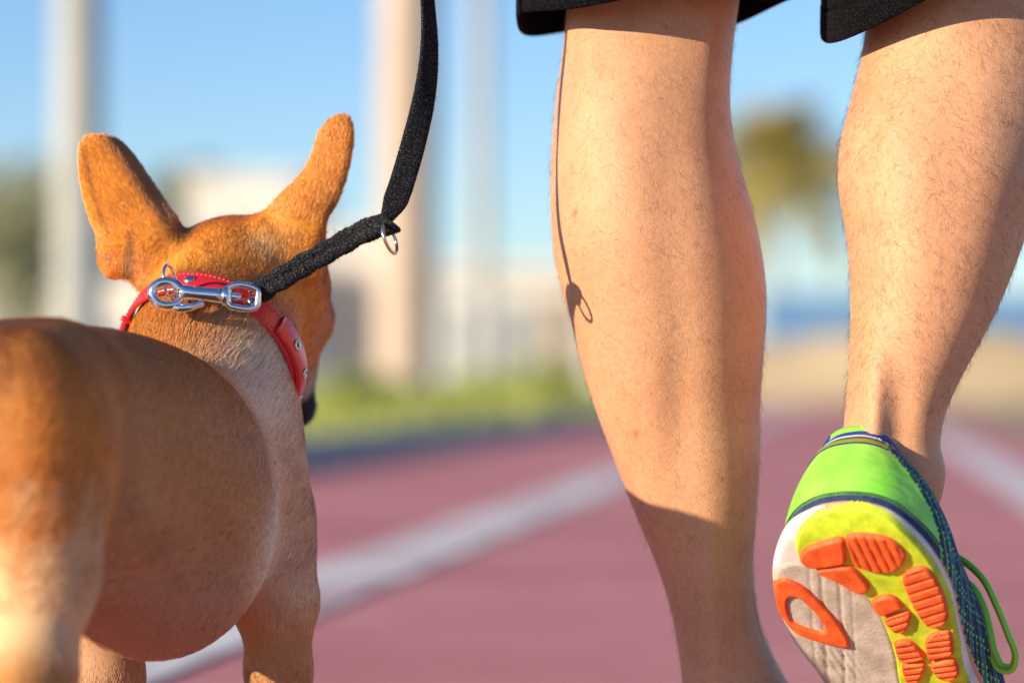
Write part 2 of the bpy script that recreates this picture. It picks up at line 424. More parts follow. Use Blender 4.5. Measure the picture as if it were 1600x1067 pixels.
for k in range(9):
    MB().box((x0 + 1.2 * k + .6, 0, 1.55), (1.17, .06, 1.05)).build('board', m_blue, bf, smooth=False)
    MB().box((x0 + 1.2 * k, .08, 1.04), (.07, .07, 2.08)).build('post', m_pole, bf, smooth=False)
# ================================================================== THE DOG
hd = np.array([math.sin(R(20)), math.cos(R(20)), 0]); rt = np.array([hd[1], -hd[0], 0])
B0 = np.array([-.293, 1.42, 0.])
def D(s, l, z): return B0 + s * hd + l * rt + np.array([0, 0, z])
BM = np.array([rt, hd, [0, 0, 1]])         # rows: right, forward, up
fd = Field((-.46, 1.33, -.005), (-.05, 1.93, .50), .0024)
# trunk
fd.ell(D(.165, -.002, .241), (.056, .110, .073), BM, .03)          # loin
fd.ell(D(.250, 0, .2165), (.0585, .108, .084), BM, .035)         # rib cage and belly
fd.ell(D(.260, -.002, .181), (.043, .070, .053), BM, .035)
# the rump points almost straight away while the chest turns right
h2 = np.array([math.sin(R(4)), math.cos(R(4)), 0]); r2 = np.array([h2[1], -h2[0], 0])
def D2(s, l, z): return np.array([-.2515, 1.485, z]) + s * h2 + l * r2
def rbox(c, half, rnd, M, k):
    c = np.array(c); half = np.array(half) - rnd; m = np.abs(half).max() * 1.6 + rnd + k
    sl, (X, Y, Z) = fd.grid(c - m, c + m); X = X - c[0]; Y = Y - c[1]; Z = Z - c[2]
    q = [np.abs(M[i][0] * X + M[i][1] * Y + M[i][2] * Z) - half[i] for i in range(3)]
    d = np.sqrt(sum(np.maximum(x, 0)**2 for x in q)) + np.minimum(np.maximum(np.maximum(q[0], q[1]), q[2]), 0) - rnd
    fd.mix(sl, d.astype(np.float32), k)
rbox(D2(.004, -.022, .266), (.055, .050, .045), .026, [r2, h2, (0, 0, 1)], .04)   # pelvis
# right hind leg (near), left hind leg
fd.chain([(*D2(-.006, .005, .255), .033), (*D2(-.006, .007, .215), .0275), (*D2(-.002, .008, .182), .0245), (*D2(-.018, .006, .130), .0190), (*D2(-.056, .004, .088), .0150), (*D2(-.044, .004, .025), .0125)], .020)
fd.chain([(*D2(-.044, .004, .022), .013), (*D2(-.016, .005, .014), .015)], .012)
fd.chain([(*D2(.0, -.046, .255), .033), (*D2(.03, -.050, .215), .030), (*D2(.055, -.052, .180), .0265), (*D2(.03, -.054, .115), .020), (*D2(-.005, -.054, .088), .0155), (*D2(.02, -.054, .025), .0125)], .022)
fd.chain([(*D2(.02, -.054, .022), .013), (*D2(.048, -.054, .014), .015)], .012)
fd.ell(D(.355, -.006, .218), (.041, .060, .074), BM, .014)     # fore chest
for sg in (1, -1):
    fd.ell(D(.350, .017 * sg, .196), (.022, .042, .060), BM, .016)
    fd.cone(D(.345, .010 * sg, .252), D(.352, .019 * sg, .185), .033, .029, .018)
#   # shoulder blades
# forelegs
for l, s0 in ((.027, .360), (-.052, .290)):
    fd.chain([(*D(.345 if l < 0 else .362, l * .85, .200), .025), (*D(s0, l, .150), .0240), (*D(s0 + .003, l, .105), .0190), (*D(s0 + .003, l, .06), .0145), (*D(s0 + .006, l, .024), .0135)], .010)
    fd.chain([(*D(s0 + .006, l, .02), .0135), (*D(s0 + .032, l, .0145), .0155)], .012)
fd.cone(P(165, 800, 1.525), P(262, 846, 1.585), .013, .005, .020)   # skin fold of the flank
# neck
CC = P(331, 552, 1.745); AX = np.array([.26, .77, .58]); AX /= np.linalg.norm(AX)   # collar centre, neck axis
fd.cone(D(.335, -.006, .235), CC, .048, .0448, .022)
KC = P(372, 452, 1.805)                    # skull centre
fd.cone(CC, KC - [0, .0, .006], .0435, .042, .03)
fd.ell(KC, (.0510, .052, .0455), None, .022)
fd.ell(P(456, 480, 1.815), (.0195, .03, .027), None, .02)        # right cheek
fd.ell(P(295, 478, 1.815), (.018, .03, .024), None, .02)        # left cheek
fd.ell(P(494, 494, 1.84), (.007, .011, .008), None, .014)      # brow of the right eye
fd.cone(P(428, 520, 1.845), P(452, 625, 1.885), .031, .0155, .022)   # muzzle
fd.ell(P(458, 640, 1.895), (.0135, .013, .012), None, .010)     # nose tip
# tail
fd.chain([(*D2(-.036, -.040, .280), .011), (*D2(-.046, -.046, .272), .008), (*D2(-.050, -.048, .255), .006)], .012)
# ears: curved shells
def poly_sdf(pts, X, Z):
    pts = np.array(pts); d = np.full(np.broadcast(X, Z).shape, 9.); s = np.ones_like(d)
    n = len(pts)
    for i in range(n):
        a, b = pts[i], pts[i - 1]; e = b - a; wx = X - a[0]; wz = Z - a[1]
        t = np.clip((wx * e[0] + wz * e[1]) / (e @ e), 0, 1)
        d = np.minimum(d, (wx - e[0] * t)**2 + (wz - e[1] * t)**2)
        c = np.stack([np.broadcast_to(Z >= a[1], d.shape), np.broadcast_to(Z < b[1], d.shape), e[0] * wz > e[1] * wx])
        s = np.where(c.all(0) | (~c).all(0), -s, s)
    return s * np.sqrt(d)
def smooth_loop(pts, n=80):
    p = np.array(pts, float); q = np.r_[p[-2:], p, p[:3]]; t = np.arange(len(q)); tt = np.linspace(2, len(p) + 2, n, endpoint=False)
    return catmull(np.c_[t, q], tt)
EARS = []
def ear(outline, Y, root, tip, curl, leanY, shift=0., k=.012):
    pts = smooth_loop([P(a, b, Y)[[0, 2]] for a, b in outline]); root = P(*root, Y)[[0, 2]]; tip = P(*tip, Y)[[0, 2]]
    ax = tip - root; L = np.linalg.norm(ax); ax /= L; pr = np.array([ax[1], -ax[0]])
    lo = np.r_[pts[:, 0].min() - .012, Y - .05, pts[:, 1].min() - .012]; hi = np.r_[pts[:, 0].max() + .012, Y + .06, pts[:, 1].max() + .012]
    sl, (X, Yg, Z) = fd.grid(lo, hi)
    d2 = poly_sdf(pts, X[:, 0, :], Z[0, 0, :][None, :] if False else Z[:, 0, :])[:, None, :]
    q = (X - root[0]) * pr[0] + (Z - root[1]) * pr[1] - shift; s = ((X - root[0]) * ax[0] + (Z - root[1]) * ax[1]) / L
    yc = Y - .012 + curl * q * q * (1.25 - .75 * np.clip(s, 0, 1)) + leanY * s
    th = .0020 + .006 * np.clip(.35 - s, 0, 1)
    dy = (np.abs(Yg - yc) - th) / np.sqrt(1 + (2 * curl * q)**2)
    a, b = d2 + .0022, dy; d = np.minimum(np.maximum(a, b), 0) + np.sqrt(np.maximum(a, 0)**2 + np.maximum(b, 0)**2) - .0022
    fd.mix(sl, d.astype(np.float32), k); EARS.append((root, tip))
ear([(150, 211), (170, 216), (190, 238), (216, 275), (242, 318), (270, 356), (290, 400), (262, 440), (222, 452), (202, 432), (180, 426), (163, 408), (158, 380), (142, 342), (129, 295), (124, 245), (133, 218)], 1.79, (228, 410), (150, 212), 7, .004)
ear([(536, 180), (550, 190), (553, 225), (544, 275), (530, 315), (512, 348), (508, 390), (500, 430), (470, 440), (425, 425), (400, 380), (402, 345), (428, 318), (458, 288), (484, 250), (496, 212), (515, 187)], 1.79, (458, 385), (536, 182), 8, .006, .004)
ear([(160, 214), (186, 218), (212, 243), (238, 280), (262, 318), (286, 354), (262, 372), (236, 340), (205, 290), (176, 245)], 1.80, (250, 340), (165, 212), 10, .002, 0., .003)
EARS.pop()
fd.cone(P(214, 384, 1.762), P(207, 432, 1.768), .0035, .004, .005, cut=True)
fd.cone(P(516, 318, 1.765), P(494, 405, 1.768), .0025, .0035, .005, cut=True)
fd.ell(P(178, 402, 1.783), (.007, .008, .011), None, .012)      # skin fold at the outer base of the left ear
fd.cone(P(262, 418, 1.80), P(216, 350, 1.795), .014, .006, .02)
fd.cone(P(450, 420, 1.80), P(468, 330, 1.795), .017, .006, .022)
dV, dQ = fd.surface(); dV = relax(dV, dQ, 3)

def dist(p, c): return np.linalg.norm(p - c, axis=-1)
NOSE = P(459, 640, 1.895)
def dog_frame(p):
    q = p - B0; return q @ hd, q @ rt, p[:, 2]
def coat(p):
    """coat colour of the animal at a point, with some shade and sheen painted in"""
    s, l, z = dog_frame(p); n1 = wob(p, 60, 1) * .5 + .5; n2 = wob(p, 170, 2) * .5 + .5
    tan = np.array([.58, .24, .048]); cream = np.array([.68, .47, .26]); dark = np.array([.17, .075, .028]); pale = np.array([.70, .55, .40]); pink = np.array([.42, .26, .19]); red = np.array([.33, .135, .045])
    c = tan * (0.88 + .2 * n1)[:, None]
    def mixc(c, k, f): f = np.clip(f, 0, 1)[:, None]; return c * (1 - f) + k * f
    trunk = sstep(.37, .31, s)
    c = mixc(c, red, .75 * trunk * sstep(.255, .31, z) * sstep(.33, .24, s))  # back: fur reddened by grazing light, painted into the coat
    c = mixc(c, np.array([.46, .25, .115]), .8 * trunk * sstep(.30, .25, z) * sstep(.09, .12, s))  # flank: duller tone of skylit shade painted into the coat
    c = mixc(c, pink, .55 * trunk * sstep(.21, .15, z) * sstep(.09, .13, s) * sstep(.32, .27, s))
    rear = sstep(.11, .08, s)
    c = mixc(c, cream, .85 * rear * sstep(.245, .200, z + .03 * n2))
    c = mixc(c, tan, .8 * rear * sstep(.155, .135, z + .01 * n1))
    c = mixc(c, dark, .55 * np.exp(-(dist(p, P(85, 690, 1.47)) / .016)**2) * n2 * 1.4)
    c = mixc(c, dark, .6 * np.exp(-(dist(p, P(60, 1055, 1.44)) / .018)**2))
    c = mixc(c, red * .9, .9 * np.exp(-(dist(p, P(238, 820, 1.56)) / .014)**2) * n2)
    c = mixc(c, dark, .7 * np.exp(-(dist(p, P(155, 815, 1.54)) / .012)**2))  # crease shade painted where thigh meets belly
    c = mixc(c, np.array([.42, .25, .13]), .65 * sstep(.27, .30, s) * sstep(.20, .16, z))  # forelegs: brownish tone of their shaded side painted in
    c = mixc(c, np.array([.74, .70, .68]), .9 * np.exp(-(dist(p, P(424, 850, 1.69)) / .020)**2))  # armpit: pale hair with a bluish-white sky sheen painted in
    # shoulders and throat are paler
    c = mixc(c, pale, .6 * sstep(.29, .315, s) * sstep(.40, .35, s) * sstep(.30, .26, z) * sstep(.12, .17, z) * sstep(.02, .05, l))
    nk = np.exp(-(dist(p, P(415, 575, 1.715)) / .034)**2)
    c = mixc(c, np.array([.82, .72, .62]), .95 * nk)
    c = mixc(c, pale, .8 * np.exp(-(dist(p, P(408, 855, 1.68)) / .030)**2))  # wider pale patch at the elbow, sky sheen painted over pale hair
    # dark tipped hair on the nape and crown
    c = mixc(c, dark, .45 * np.exp(-(dist(p, P(380, 400, 1.76)) / .032)**2) * sstep(.35, .75, n2))
    c = mixc(c, dark, .35 * np.exp(-(dist(p, P(350, 500, 1.70)) / .03)**2) * sstep(.4, .8, n2))
    hd_ = sstep(.315, .37, z) * sstep(1.71, 1.78, p[:, 1])
    c = mixc(c, np.array([.66, .268, .036]), .85 * hd_)
    c = mixc(c, np.array([.82, .58, .30]), .7 * np.exp(-(dist(p, P(412, 392, 1.77)) / .013)**2))
    # left ear's rolled front edge: darker fur plus painted shade; dark muzzle
    q0, q1 = P(190, 222, 1.79), P(284, 356, 1.79); e = (q1 - q0); t = np.clip((p - q0) @ e / (e @ e), 0, 1)
    c = mixc(c, np.array([.22, .115, .07]), .85 * np.exp(-(dist(p[:, [0, 2]], (q0 + t[:, None] * e)[:, [0, 2]]) / .0085)**2) * (p[:, 1] > 1.74))
    for ln, wdt, am_ in (([(136, 235), (143, 275), (157, 325), (172, 360)], .0020, .5), ([(212, 372), (208, 400), (204, 430)], .0030, .65), ([(544, 235), (533, 290), (517, 330)], .0018, .45), ([(519, 322), (510, 350), (500, 395)], .0035, .6), ([(418, 345), (436, 372), (440, 410)], .004, .3)):  # dark ear margins, and shade painted along the carved creases
        q = spline([P(a, b, 1.79) for a, b in ln], 24)[:, [0, 2]]; dd = np.min(np.linalg.norm(p[:, None, [0, 2]][m_ := (p[:, 1] > 1.735) & (z > .33)] - q[None], axis=2), 1)
        f2 = np.zeros(len(p)); f2[m_] = am_ * np.exp(-(dd / wdt)**2); c = mixc(c, np.array([.17, .07, .03]), f2)
    c = mixc(c, np.array([.55, .47, .44]), .85 * sstep(.30, .285, z) * (p[:, 1] > 1.835))
    c = mixc(c, np.array([.02, .014, .014]), sstep(.027, .018, dist(p, P(464, 638, 1.888))))
    return np.clip(c, .01, .9)
dog = empty('small_dog', tuple(D(.2, 0, 0))); tag(dog, 'small tan dog with large upright ears walking away, seen from behind', 'dog')
def at_dog(o): o.parent = dog; o.matrix_parent_inverse = Matrix.Translation(-dog.location); return o
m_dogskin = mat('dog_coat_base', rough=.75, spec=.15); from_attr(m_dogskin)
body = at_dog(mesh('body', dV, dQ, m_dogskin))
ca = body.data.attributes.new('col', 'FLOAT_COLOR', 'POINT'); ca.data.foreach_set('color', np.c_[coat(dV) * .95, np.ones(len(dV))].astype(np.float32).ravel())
# short fur
m_fur = bpy.data.materials.new('fur'); m_fur.use_nodes = True
_b = m_fur.node_tree.nodes['Principled BSDF']; from_attr(m_fur)
_b.inputs['Roughness'].default_value = .36; _b.inputs['Specular IOR Level'].default_value = .55
def groom(p, n):
    s, l, z = dog_frame(p)
    d = -hd * .9 + np.array([0, 0, -.55])
    d = np.broadcast_to(d, p.shape).copy()
    low = sstep(.19, .14, z)[:, None]; d = d * (1 - low) + np.array([0, 0, -1.]) * low
    nk = sstep(1.68, 1.73, p[:, 1])[:, None] * sstep(.27, .30, z)[:, None]
    d = d * (1 - nk) + (-AX) * nk
    hh = sstep(.325, .37, z)[:, None] * sstep(1.72, 1.77, p[:, 1])[:, None]
    d = d * (1 - hh) + np.array([-.1, -.8, -.5]) * hh
    for (root, tip), sg in zip(EARS, (-1, 1)):
        e = tip - root; f = (p[:, [0, 2]] - root) @ e / (e @ e)
        k = (sstep(.05, .3, f) * (np.abs((p[:, 0] - root[0]) * e[1] - (p[:, 2] - root[1]) * e[0]) / np.linalg.norm(e) < .035) * (p[:, 1] > 1.74) * (z > .345))[:, None]
        d = d * (1 - k) + np.array([e[0], .01, e[1]]) / np.linalg.norm(e) * k
    am = ((.05 + .17 * sstep(1.69, 1.74, p[:, 1])) * (1 - .7 * sstep(.365, .385, z)))[:, None]
    d = d + am * np.c_[wob(p, 75, 21), wob(p, 75, 22), wob(p, 75, 23)] + (.10 - .055 * sstep(.365, .385, z))[:, None] * rng.normal(size=p.shape)
    d = d - n * (d * n).sum(1)[:, None]; return d / (np.linalg.norm(d, axis=1)[:, None] + 1e-9)
NF = 300000
def wfur(c, n):
    v = c - np.array([0, 0, CAM_H]); v /= np.linalg.norm(v, axis=1)[:, None]
    return np.where((v * n).sum(1) < .25, 1., .12) * (dist(c, NOSE) > .013) * np.where(c[:, 1] > 1.70, 1.6, 1.)
hp, hn = scatter(dV, dQ, NF, wfur); tdir = groom(hp, hn)
hs, hl, hz = dog_frame(hp)
Lh = .0072 + .003 * np.exp(-(dist(hp, P(350, 500, 1.70)) / .05)**2) - .0022 * sstep(.355, .395, hz) - .0015 * (hz < .17)
earm = np.maximum(sstep(.36, .40, hz), sstep(P(250, 0, 1.79)[0], P(215, 0, 1.79)[0], hp[:, 0]) * (hp[:, 1] > 1.74) * sstep(.335, .35, hz)); Lh = Lh * (1 - .22 * earm)
Lh = Lh * rng.uniform(.6, 1.25, NF); lift = rng.uniform(.07, .22, NF) + .12 * np.exp(-(dist(hp, P(350, 480, 1.71)) / .05)**2) + .05 * earm
u_ = np.linspace(0, 1, 4)
hpts = hp[:, None] - hn[:, None] * (.0004 * (1 - .8 * earm))[:, None, None] + tdir[:, None] * (Lh[:, None] * u_)[..., None] + hn[:, None] * (Lh[:, None] * lift[:, None] * (u_ * 1.25 - .75 * u_**2))[..., None]
hc_ = coat(hp) * (1.38 * (1 + rng.uniform(-.34, .3, (NF, 1)) * (1 - .55 * earm)[:, None] * (.75 + .25 * sstep(1.68, 1.73, hp[:, 1]))[:, None]) * (1 + (.05 + .13 * sstep(1.69, 1.74, hp[:, 1]) * (1 - .6 * earm)) * wob(hp, 260, 31))[:, None])
dk = rng.random(NF) < (.03 + .25 * np.exp(-(dist(hp, P(375, 430, 1.75)) / .04)**2) + .12 * np.exp(-(dist(hp, P(350, 510, 1.70)) / .03)**2)); hc_[dk] *= .35
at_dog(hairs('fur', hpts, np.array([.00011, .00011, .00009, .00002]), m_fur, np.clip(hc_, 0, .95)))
# ================================================================== COLLAR
m_red = mat('red_leather', (.64, .012, .020), .3, spec=.6, Coat_Weight=.25, Coat_Roughness=.25); bump(m_red, 500, .0005, .25, 'voronoi'); bump(m_red, 60, .0008, .2)
m_redin = mat('leather_back', (.30, .12, .07), .8)
m_thread = mat('thread', (.66, .16, .12), .7)
m_chrome = mat('chrome', (.80, .80, .82), .14, 1.0); bump(m_chrome, 300, .0004, .25)
m_steel = mat('steel', (.62, .61, .60), .24, 1.0); bump(m_steel, 400, .0004, .3)
m_black = mat('dark_hole', (.01, .01, .01), .8)
e1 = np.array([.87, .02, -.49]); e1 -= AX * e1.dot(AX); e1 /= np.linalg.norm(e1); e2 = np.cross(AX, e1)
if e2[2] < 0: e2 = -e2                      # e2: towards the nape (up and to the camera)
RC = .0500
def ringpt(a, r=0., w_=0.):                 # a = 0 at the nape, + towards the right of the picture
    sag = .006 * max(0, -math.cos(a)); q = RC + r + .004 * math.sin(a)**2
    return CC + AX * (w_ + .010 * math.cos(a) * .0) + (q + sag) * (math.cos(a) * e2 + math.sin(a) * e1)
collar = empty('dog_collar', tuple(CC)); tag(collar, 'shiny red leather collar with stitched edges and metal rivets around the neck of the dog', 'collar')
def under(root):
    M = Matrix.Translation(-root.location)
    def f(o): o.parent = root; o.matrix_parent_inverse = M; return o
    return f
uc = under(collar)
W_ = .0096
prof = [(0, -W_), (.0016, -W_), (.0026, -W_ * .93), (.0030, -W_ * .8), (.0026, -W_ * .66), (.0031, -W_ * .4), (.0033, 0), (.0031, W_ * .4), (.0026, W_ * .66), (.0030, W_ * .8), (.0026, W_ * .93), (.0016, W_), (0, W_)]
na = 160; V = []; F = []; fm = []
for i in range(na):
    a = 2 * math.pi * i / na
    for r, w_ in prof: V.append(ringpt(a, r, w_))
npf = len(prof)
for i in range(na):
    for j in range(npf):
        F.append((i * npf + j, i * npf + (j + 1) % npf, ((i + 1) % na) * npf + (j + 1) % npf, ((i + 1) % na) * npf + j)); fm.append(1 if j == npf - 1 else 0)
uc(mesh('band', V, F, [m_red, m_redin], None, True, fm))
for sg in (-1, 1):
    mb = MB(); k = 0
    for i in range(118):
        a0 = 2 * math.pi * i / 118; mb.tube([ringpt(a0 + t, .0023 + .0010 * math.sin(math.pi * t / .036), sg * W_ * .66) for t in (0, .009, .018, .027, .036)], .0003, 6)
    uc(mb.build('stitching', m_thread))
# overlapping strap end, its loop, rivets and eyelets
V = []; F = []; aa = np.linspace(.55, 1.95, 40)
for a in aa:
    for r, w_ in ((.0034, -W_ * .86), (.0052, -W_ * .86), (.0060, -W_ * .7), (.0062, 0), (.0060, W_ * .7), (.0052, W_ * .86), (.0034, W_ * .86)): V.append(ringpt(a, r, w_))
F = [(i * 7 + j, i * 7 + j + 1, (i + 1) * 7 + j + 1, (i + 1) * 7 + j) for i in range(39) for j in range(6)] + [tuple(range(7)), tuple(39 * 7 + j for j in range(7))[::-1]]
uc(mesh('strap_end', V, F, m_red))
def outward(a): d = math.cos(a) * e2 + math.sin(a) * e1; return d
for a, r0 in ((.16, .0034), (-.62, .0034), (2.3, .0034)):
    uc(MB().lathe([(.0037, 0), (.0037, .0006), (.0032, .0014), (.0018, .0020), (.0004, .0022)], ringpt(a, r0 - .0006), outward(a), 20).build('rivet', m_steel))
for a in (.86, 1.22, 1.58):
    o = uc(MB().lathe([(.0037, 0), (.0037, .0006), (.0030, .0013), (.0022, .0011), (.0018, .0002)], ringpt(a, .0060), outward(a), 20).build('eyelet', m_steel))
    h = MB().lathe([(.0017, 0), (.0017, .0003)], ringpt(a, .0062), outward(a), 16).build('hole', m_black); h.parent = o
tip0 = P(197, 499, 1.735); uc(MB().lathe([(.0004, -.0035), (.0016, -.003), (.002, 0), (.0018, .004), (.0016, .010)], tip0, (.8, .5, -.4), 10).build('strap_tip', m_red))
# upright ring the hook is clipped to
q0 = P(262, 452, 1.695); q1 = P(269, 412, 1.690)
def torus(c, ax, R1, r1, sx=1., n=48, e=None):
    ax = np.array(ax, float); ax /= np.linalg.norm(ax); e = np.array(e if e is not None else (0, 0, 1), float); e -= ax * e.dot(ax); e /= np.linalg.norm(e); g = np.cross(ax, e)
    t = np.linspace(0, 2 * np.pi, n, endpoint=False)
    return MB().tube([np.array(c) + R1 * (math.cos(x) * e + sx * math.sin(x) * g) for x in t], r1, 10, closed=True)
uc(torus((q0 + q1) / 2 - [0, 0, .0035], (.93, -.30, .10), .0105, .00105, .8, e=q1 - q0).build('ring', m_chrome))

# ================================================================== LEASH
leash = empty('dog_leash', tuple(P(398, 455, 1.69))); tag(leash, 'black woven leash with chrome snap hook clipped to the red collar', 'leash')
ul = under(leash)
m_web = mat('black_webbing', rough=.85, spec=.25); vary(m_web, 900, (.006, .007, .010), (.13, .135, .155), detail=6, lo=.5, hi=.8)
bump(m_web, 700, .0012, .9, 'voronoi'); bump(m_web, 250, .0012, .5)
LY = 1.669
top = [P(598, 352, LY), P(619, 310, LY + .006), P(634, 265, LY + .015), P(648, 215, LY + .022), P(660, 165, LY + .028), P(668, 115, LY + .033), P(671, 60, LY + .038), P(668, 0, LY + .042), P(664, -70, LY + .046)]
hand = np.array([-.075, 1.74, .80])
path = spline(top + [hand * .45 + top[-1] * .55 + [-.004, 0, 0], hand], 480)
def strap(path, wid, thick, normal0, normal1, name, rows=11):
    """flat woven strap following a path; face normal turns from normal0 to normal1"""
    n = len(path); Tn = np.gradient(path, axis=0); Tn /= np.linalg.norm(Tn, axis=1)[:, None]; V = []; F = []
    for i in range(n):
        tp = .45 + .55 * sstep(0, .045, i / n); f = sstep(.05, .38, i / n); nn = np.array(normal0) * (1 - f) + np.array(normal1) * f; nn = nn - Tn[i] * nn.dot(Tn[i]); nn /= np.linalg.norm(nn); sd = np.cross(Tn[i], nn)
        cr = np.linspace(-1, 1, rows)
        for k in cr: V.append(path[i] + sd * wid / 2 * k * tp + nn * (thick / 2 * (1 - .6 * abs(k)**6) + .00028 * (1 if (i + int(round((k + 1) * 5))) % 2 else -1)))
        for k in cr[::-1]: V.append(path[i] + sd * wid / 2 * k * tp - nn * (thick / 2 * (1 - .6 * abs(k)**6)))
    m = 2 * rows
    F = [(i * m + j, i * m + (j + 1) % m, (i + 1) * m + (j + 1) % m, (i + 1) * m + j) for i in range(n - 1) for j in range(m)] + [tuple(range(m))[::-1], tuple((n - 1) * m + j for j in range(m))]
    return mesh(name, V, F, m_web), np.array(V)
o, Vw = strap(path, .0150, .0030, (.25, -.95, .1), (.86, -.46, .1), 'webbing'); ul(o)
# lower, doubled length sewn round the hook
lo_pts = [P(402, 456, 1.693), P(430, 440, 1.688), P(470, 416, 1.686), P(520, 388, 1.682), P(565, 363, 1.677), P(598, 350, LY)]
lp = spline(lo_pts, 110); Tn = np.gradient(lp, axis=0); Tn /= np.linalg.norm(Tn, axis=1)[:, None]
V = []; F = []; ns = 28
for i in range(110):
    fw = np.array([.35, -.9, .25]); fw -= Tn[i] * fw.dot(Tn[i]); fw /= np.linalg.norm(fw); sd = np.cross(Tn[i], fw)
    wv = 1 + .05 * math.sin(i * .35) + .10 * math.exp(-((i - 5) / 6)**2) + .12 * math.exp(-((i - 106) / 5)**2) - .05 * math.exp(-((i - 14) / 5)**2)
    if i > 101: wv *= math.sqrt(max(.02, 1 - ((i - 101) / 8.2)**2))
    for j in range(ns):
        a = 2 * math.pi * j / ns; ca_, sa_ = math.cos(a), math.sin(a)
        rr_ = (abs(ca_)**3.2 + abs(sa_)**3.2)**(-1 / 3.2)
        x = .0066 * rr_ * ca_ * wv; y = .0048 * rr_ * sa_ * wv
        y -= .0016 * math.exp(-((x + .0006) / .0011)**2) * (1 if sa_ > 0 else -1)        # seam between the two layers
        V.append(lp[i] + sd * x + fw * y + rng.normal(0, .00022, 3))
F = [(i * ns + j, i * ns + (j + 1) % ns, (i + 1) * ns + (j + 1) % ns, (i + 1) * ns + j) for i in range(109) for j in range(ns)] + [tuple(range(ns))[::-1], tuple(109 * ns + j for j in range(ns))]
ul(mesh('doubled_webbing', V, F, m_web)); Vd = np.array(V)
# bar tack where the layers are sewn together, with a small free ring
kc = P(597, 352, LY - .004); kd = np.array([.55, 0, .83])
V = []
mb = MB()
for k in range(7):
    c = kc + kd * (k - 3) * .0021 * .55 + np.array([.83, 0, -.55]) * (k - 3) * .0009
    mb.tube([c + .0068 * (math.cos(t) * np.array([.80, 0, -.60]) + .62 * math.sin(t) * np.array([.1, -1, .05])) for t in np.linspace(0, 6.28, 20, endpoint=False)], .0016, 7, closed=True)
ul(mb.build('bar_tack', m_web))
ul(torus(P(609, 372, LY - .008), (.90, -.30, .32), .0092, .00105, 1., e=P(622, 397, 1.64) - P(598, 350, 1.64)).build('loose_ring', m_steel))
# frayed fibres
src = np.concatenate([Vw[: 180 * 22], Vd, Vd]); i_ = rng.choice(len(src), 1500); dr = rng.normal(size=(1500, 3)); dr /= np.linalg.norm(dr, axis=1)[:, None]
Lf = rng.uniform(.0006, .0024, 1500); t4 = np.linspace(0, 1, 4); cv = rng.normal(0, .5, (1500, 3))
fp = src[i_][:, None] + dr[:, None] * (Lf[:, None] * t4)[..., None] + cv[:, None] * (Lf[:, None] * t4**2)[..., None]
m_fuzz = mat('fibre', (.035, .036, .042), .7); ul(hairs('frayed_fibre', fp, np.array([.00007, .00007, .00006, .00003]), m_fuzz))
# chrome trigger hook
HY = 1.684
hk = empty('snap_hook'); ul(hk)
def H(px, py, dy=0.): return P(px, py, HY + dy)
sx_ = (H(350, 462) - H(285, 456)); sx_ /= np.linalg.norm(sx_)
o = MB().lathe([(.0015, -.003), (.0040, .0), (.0046, .003), (.0040, .008), (.0042, .015), (.0046, .021), (.0046, .0255), (.0034, .0262)], H(283, 456), sx_, 24).build('shaft', m_chrome, hk, sharp=60)
ang = np.linspace(0.35, 2 * math.pi - .05, 30); ce = H(261, 459)
hook = [ce + .0088 * math.cos(a) * sx_ + .0072 * math.sin(a) * np.array([.05, .12, .99]) for a in ang]
MB().tube(hook, np.r_[np.linspace(.0038, .0034, 24), np.linspace(.0034, .0020, 6)], 14, flat=(1.15, .85), up=(0, -1, 0)).build('hook', m_chrome, hk)
MB().tube(spline([H(272, 470, -.001), H(268, 478, -.002), H(276, 481, -.003), H(298, 479, -.003), H(318, 473, -.001)], 18), [.0008] + [.0022] * 12 + [.0018] * 5, 10, flat=(.7, 1.1)).build('thumb_latch', m_chrome, hk)
MB().lathe([(.0056, 0), (.0062, .0008), (.0062, .0028), (.0054, .0034)], H(348, 462), sx_, 24).build('swivel_collar', m_chrome, hk, sharp=40)
up_ = np.array([.06, .05, 1.]); up_ -= sx_ * up_.dot(sx_); up_ /= np.linalg.norm(up_); c0 = H(357, 462)
loop = spline([c0 - up_ * .0048, c0 + up_ * .0000, c0 + up_ * .0050, c0 + up_ * .0062 + sx_ * .002, c0 + up_ * .0062 + sx_ * .014, c0 + up_ * .0050 + sx_ * .0168, c0 + sx_ * .0175, c0 - up_ * .0050 + sx_ * .0168, c0 - up_ * .0062 + sx_ * .014, c0 - up_ * .0062 + sx_ * .002], 60)
MB().tube(loop, .0022, 10, closed=True, flat=(1.3, 1.0), up=(0, -1, 0)).build('swivel_eye', m_chrome, hk)
MB().lathe([(.0018, 0), (.0026, .001), (.0026, .0045), (.0016, .006)], c0 + sx_ * .0015, sx_, 18).build('swivel_pin', m_chrome, hk, sharp=40)
# ================================================================== THE PERSON
man = empty('person', (.03, 1.80, 0)); tag(man, 'person in black shorts and neon running shoes, bare legs mid-stride, seen from behind', 'person')
um = under(man)
m_skin = mat('skin', (.62, .36, .235), .48, spec=.35, Subsurface_Weight=.08, Subsurface_Scale=.006, Subsurface_Radius=(1, .35, .2))
_r = vary(m_skin, 17, (.55, .27, .145), (.68, .37, .205), detail=7, lo=.3, hi=.72, rough=.6)
_t, _b = nodes(m_skin); _tc = _t.nodes.new('ShaderNodeTexCoord')
_f = _t.nodes.new('ShaderNodeTexNoise'); _f.inputs['Scale'].default_value = 420; _f.inputs['Detail'].default_value = 4; _t.links.new(_tc.outputs['Object'], _f.inputs['Vector'])
_m = _t.nodes.new('ShaderNodeMix'); _m.data_type = 'RGBA'; _m.blend_type = 'OVERLAY'; _m.inputs[0].default_value = .24
_t.links.new(_r.outputs[0], _m.inputs[6]); _t.links.new(_f.outputs['Fac'], _m.inputs[7])
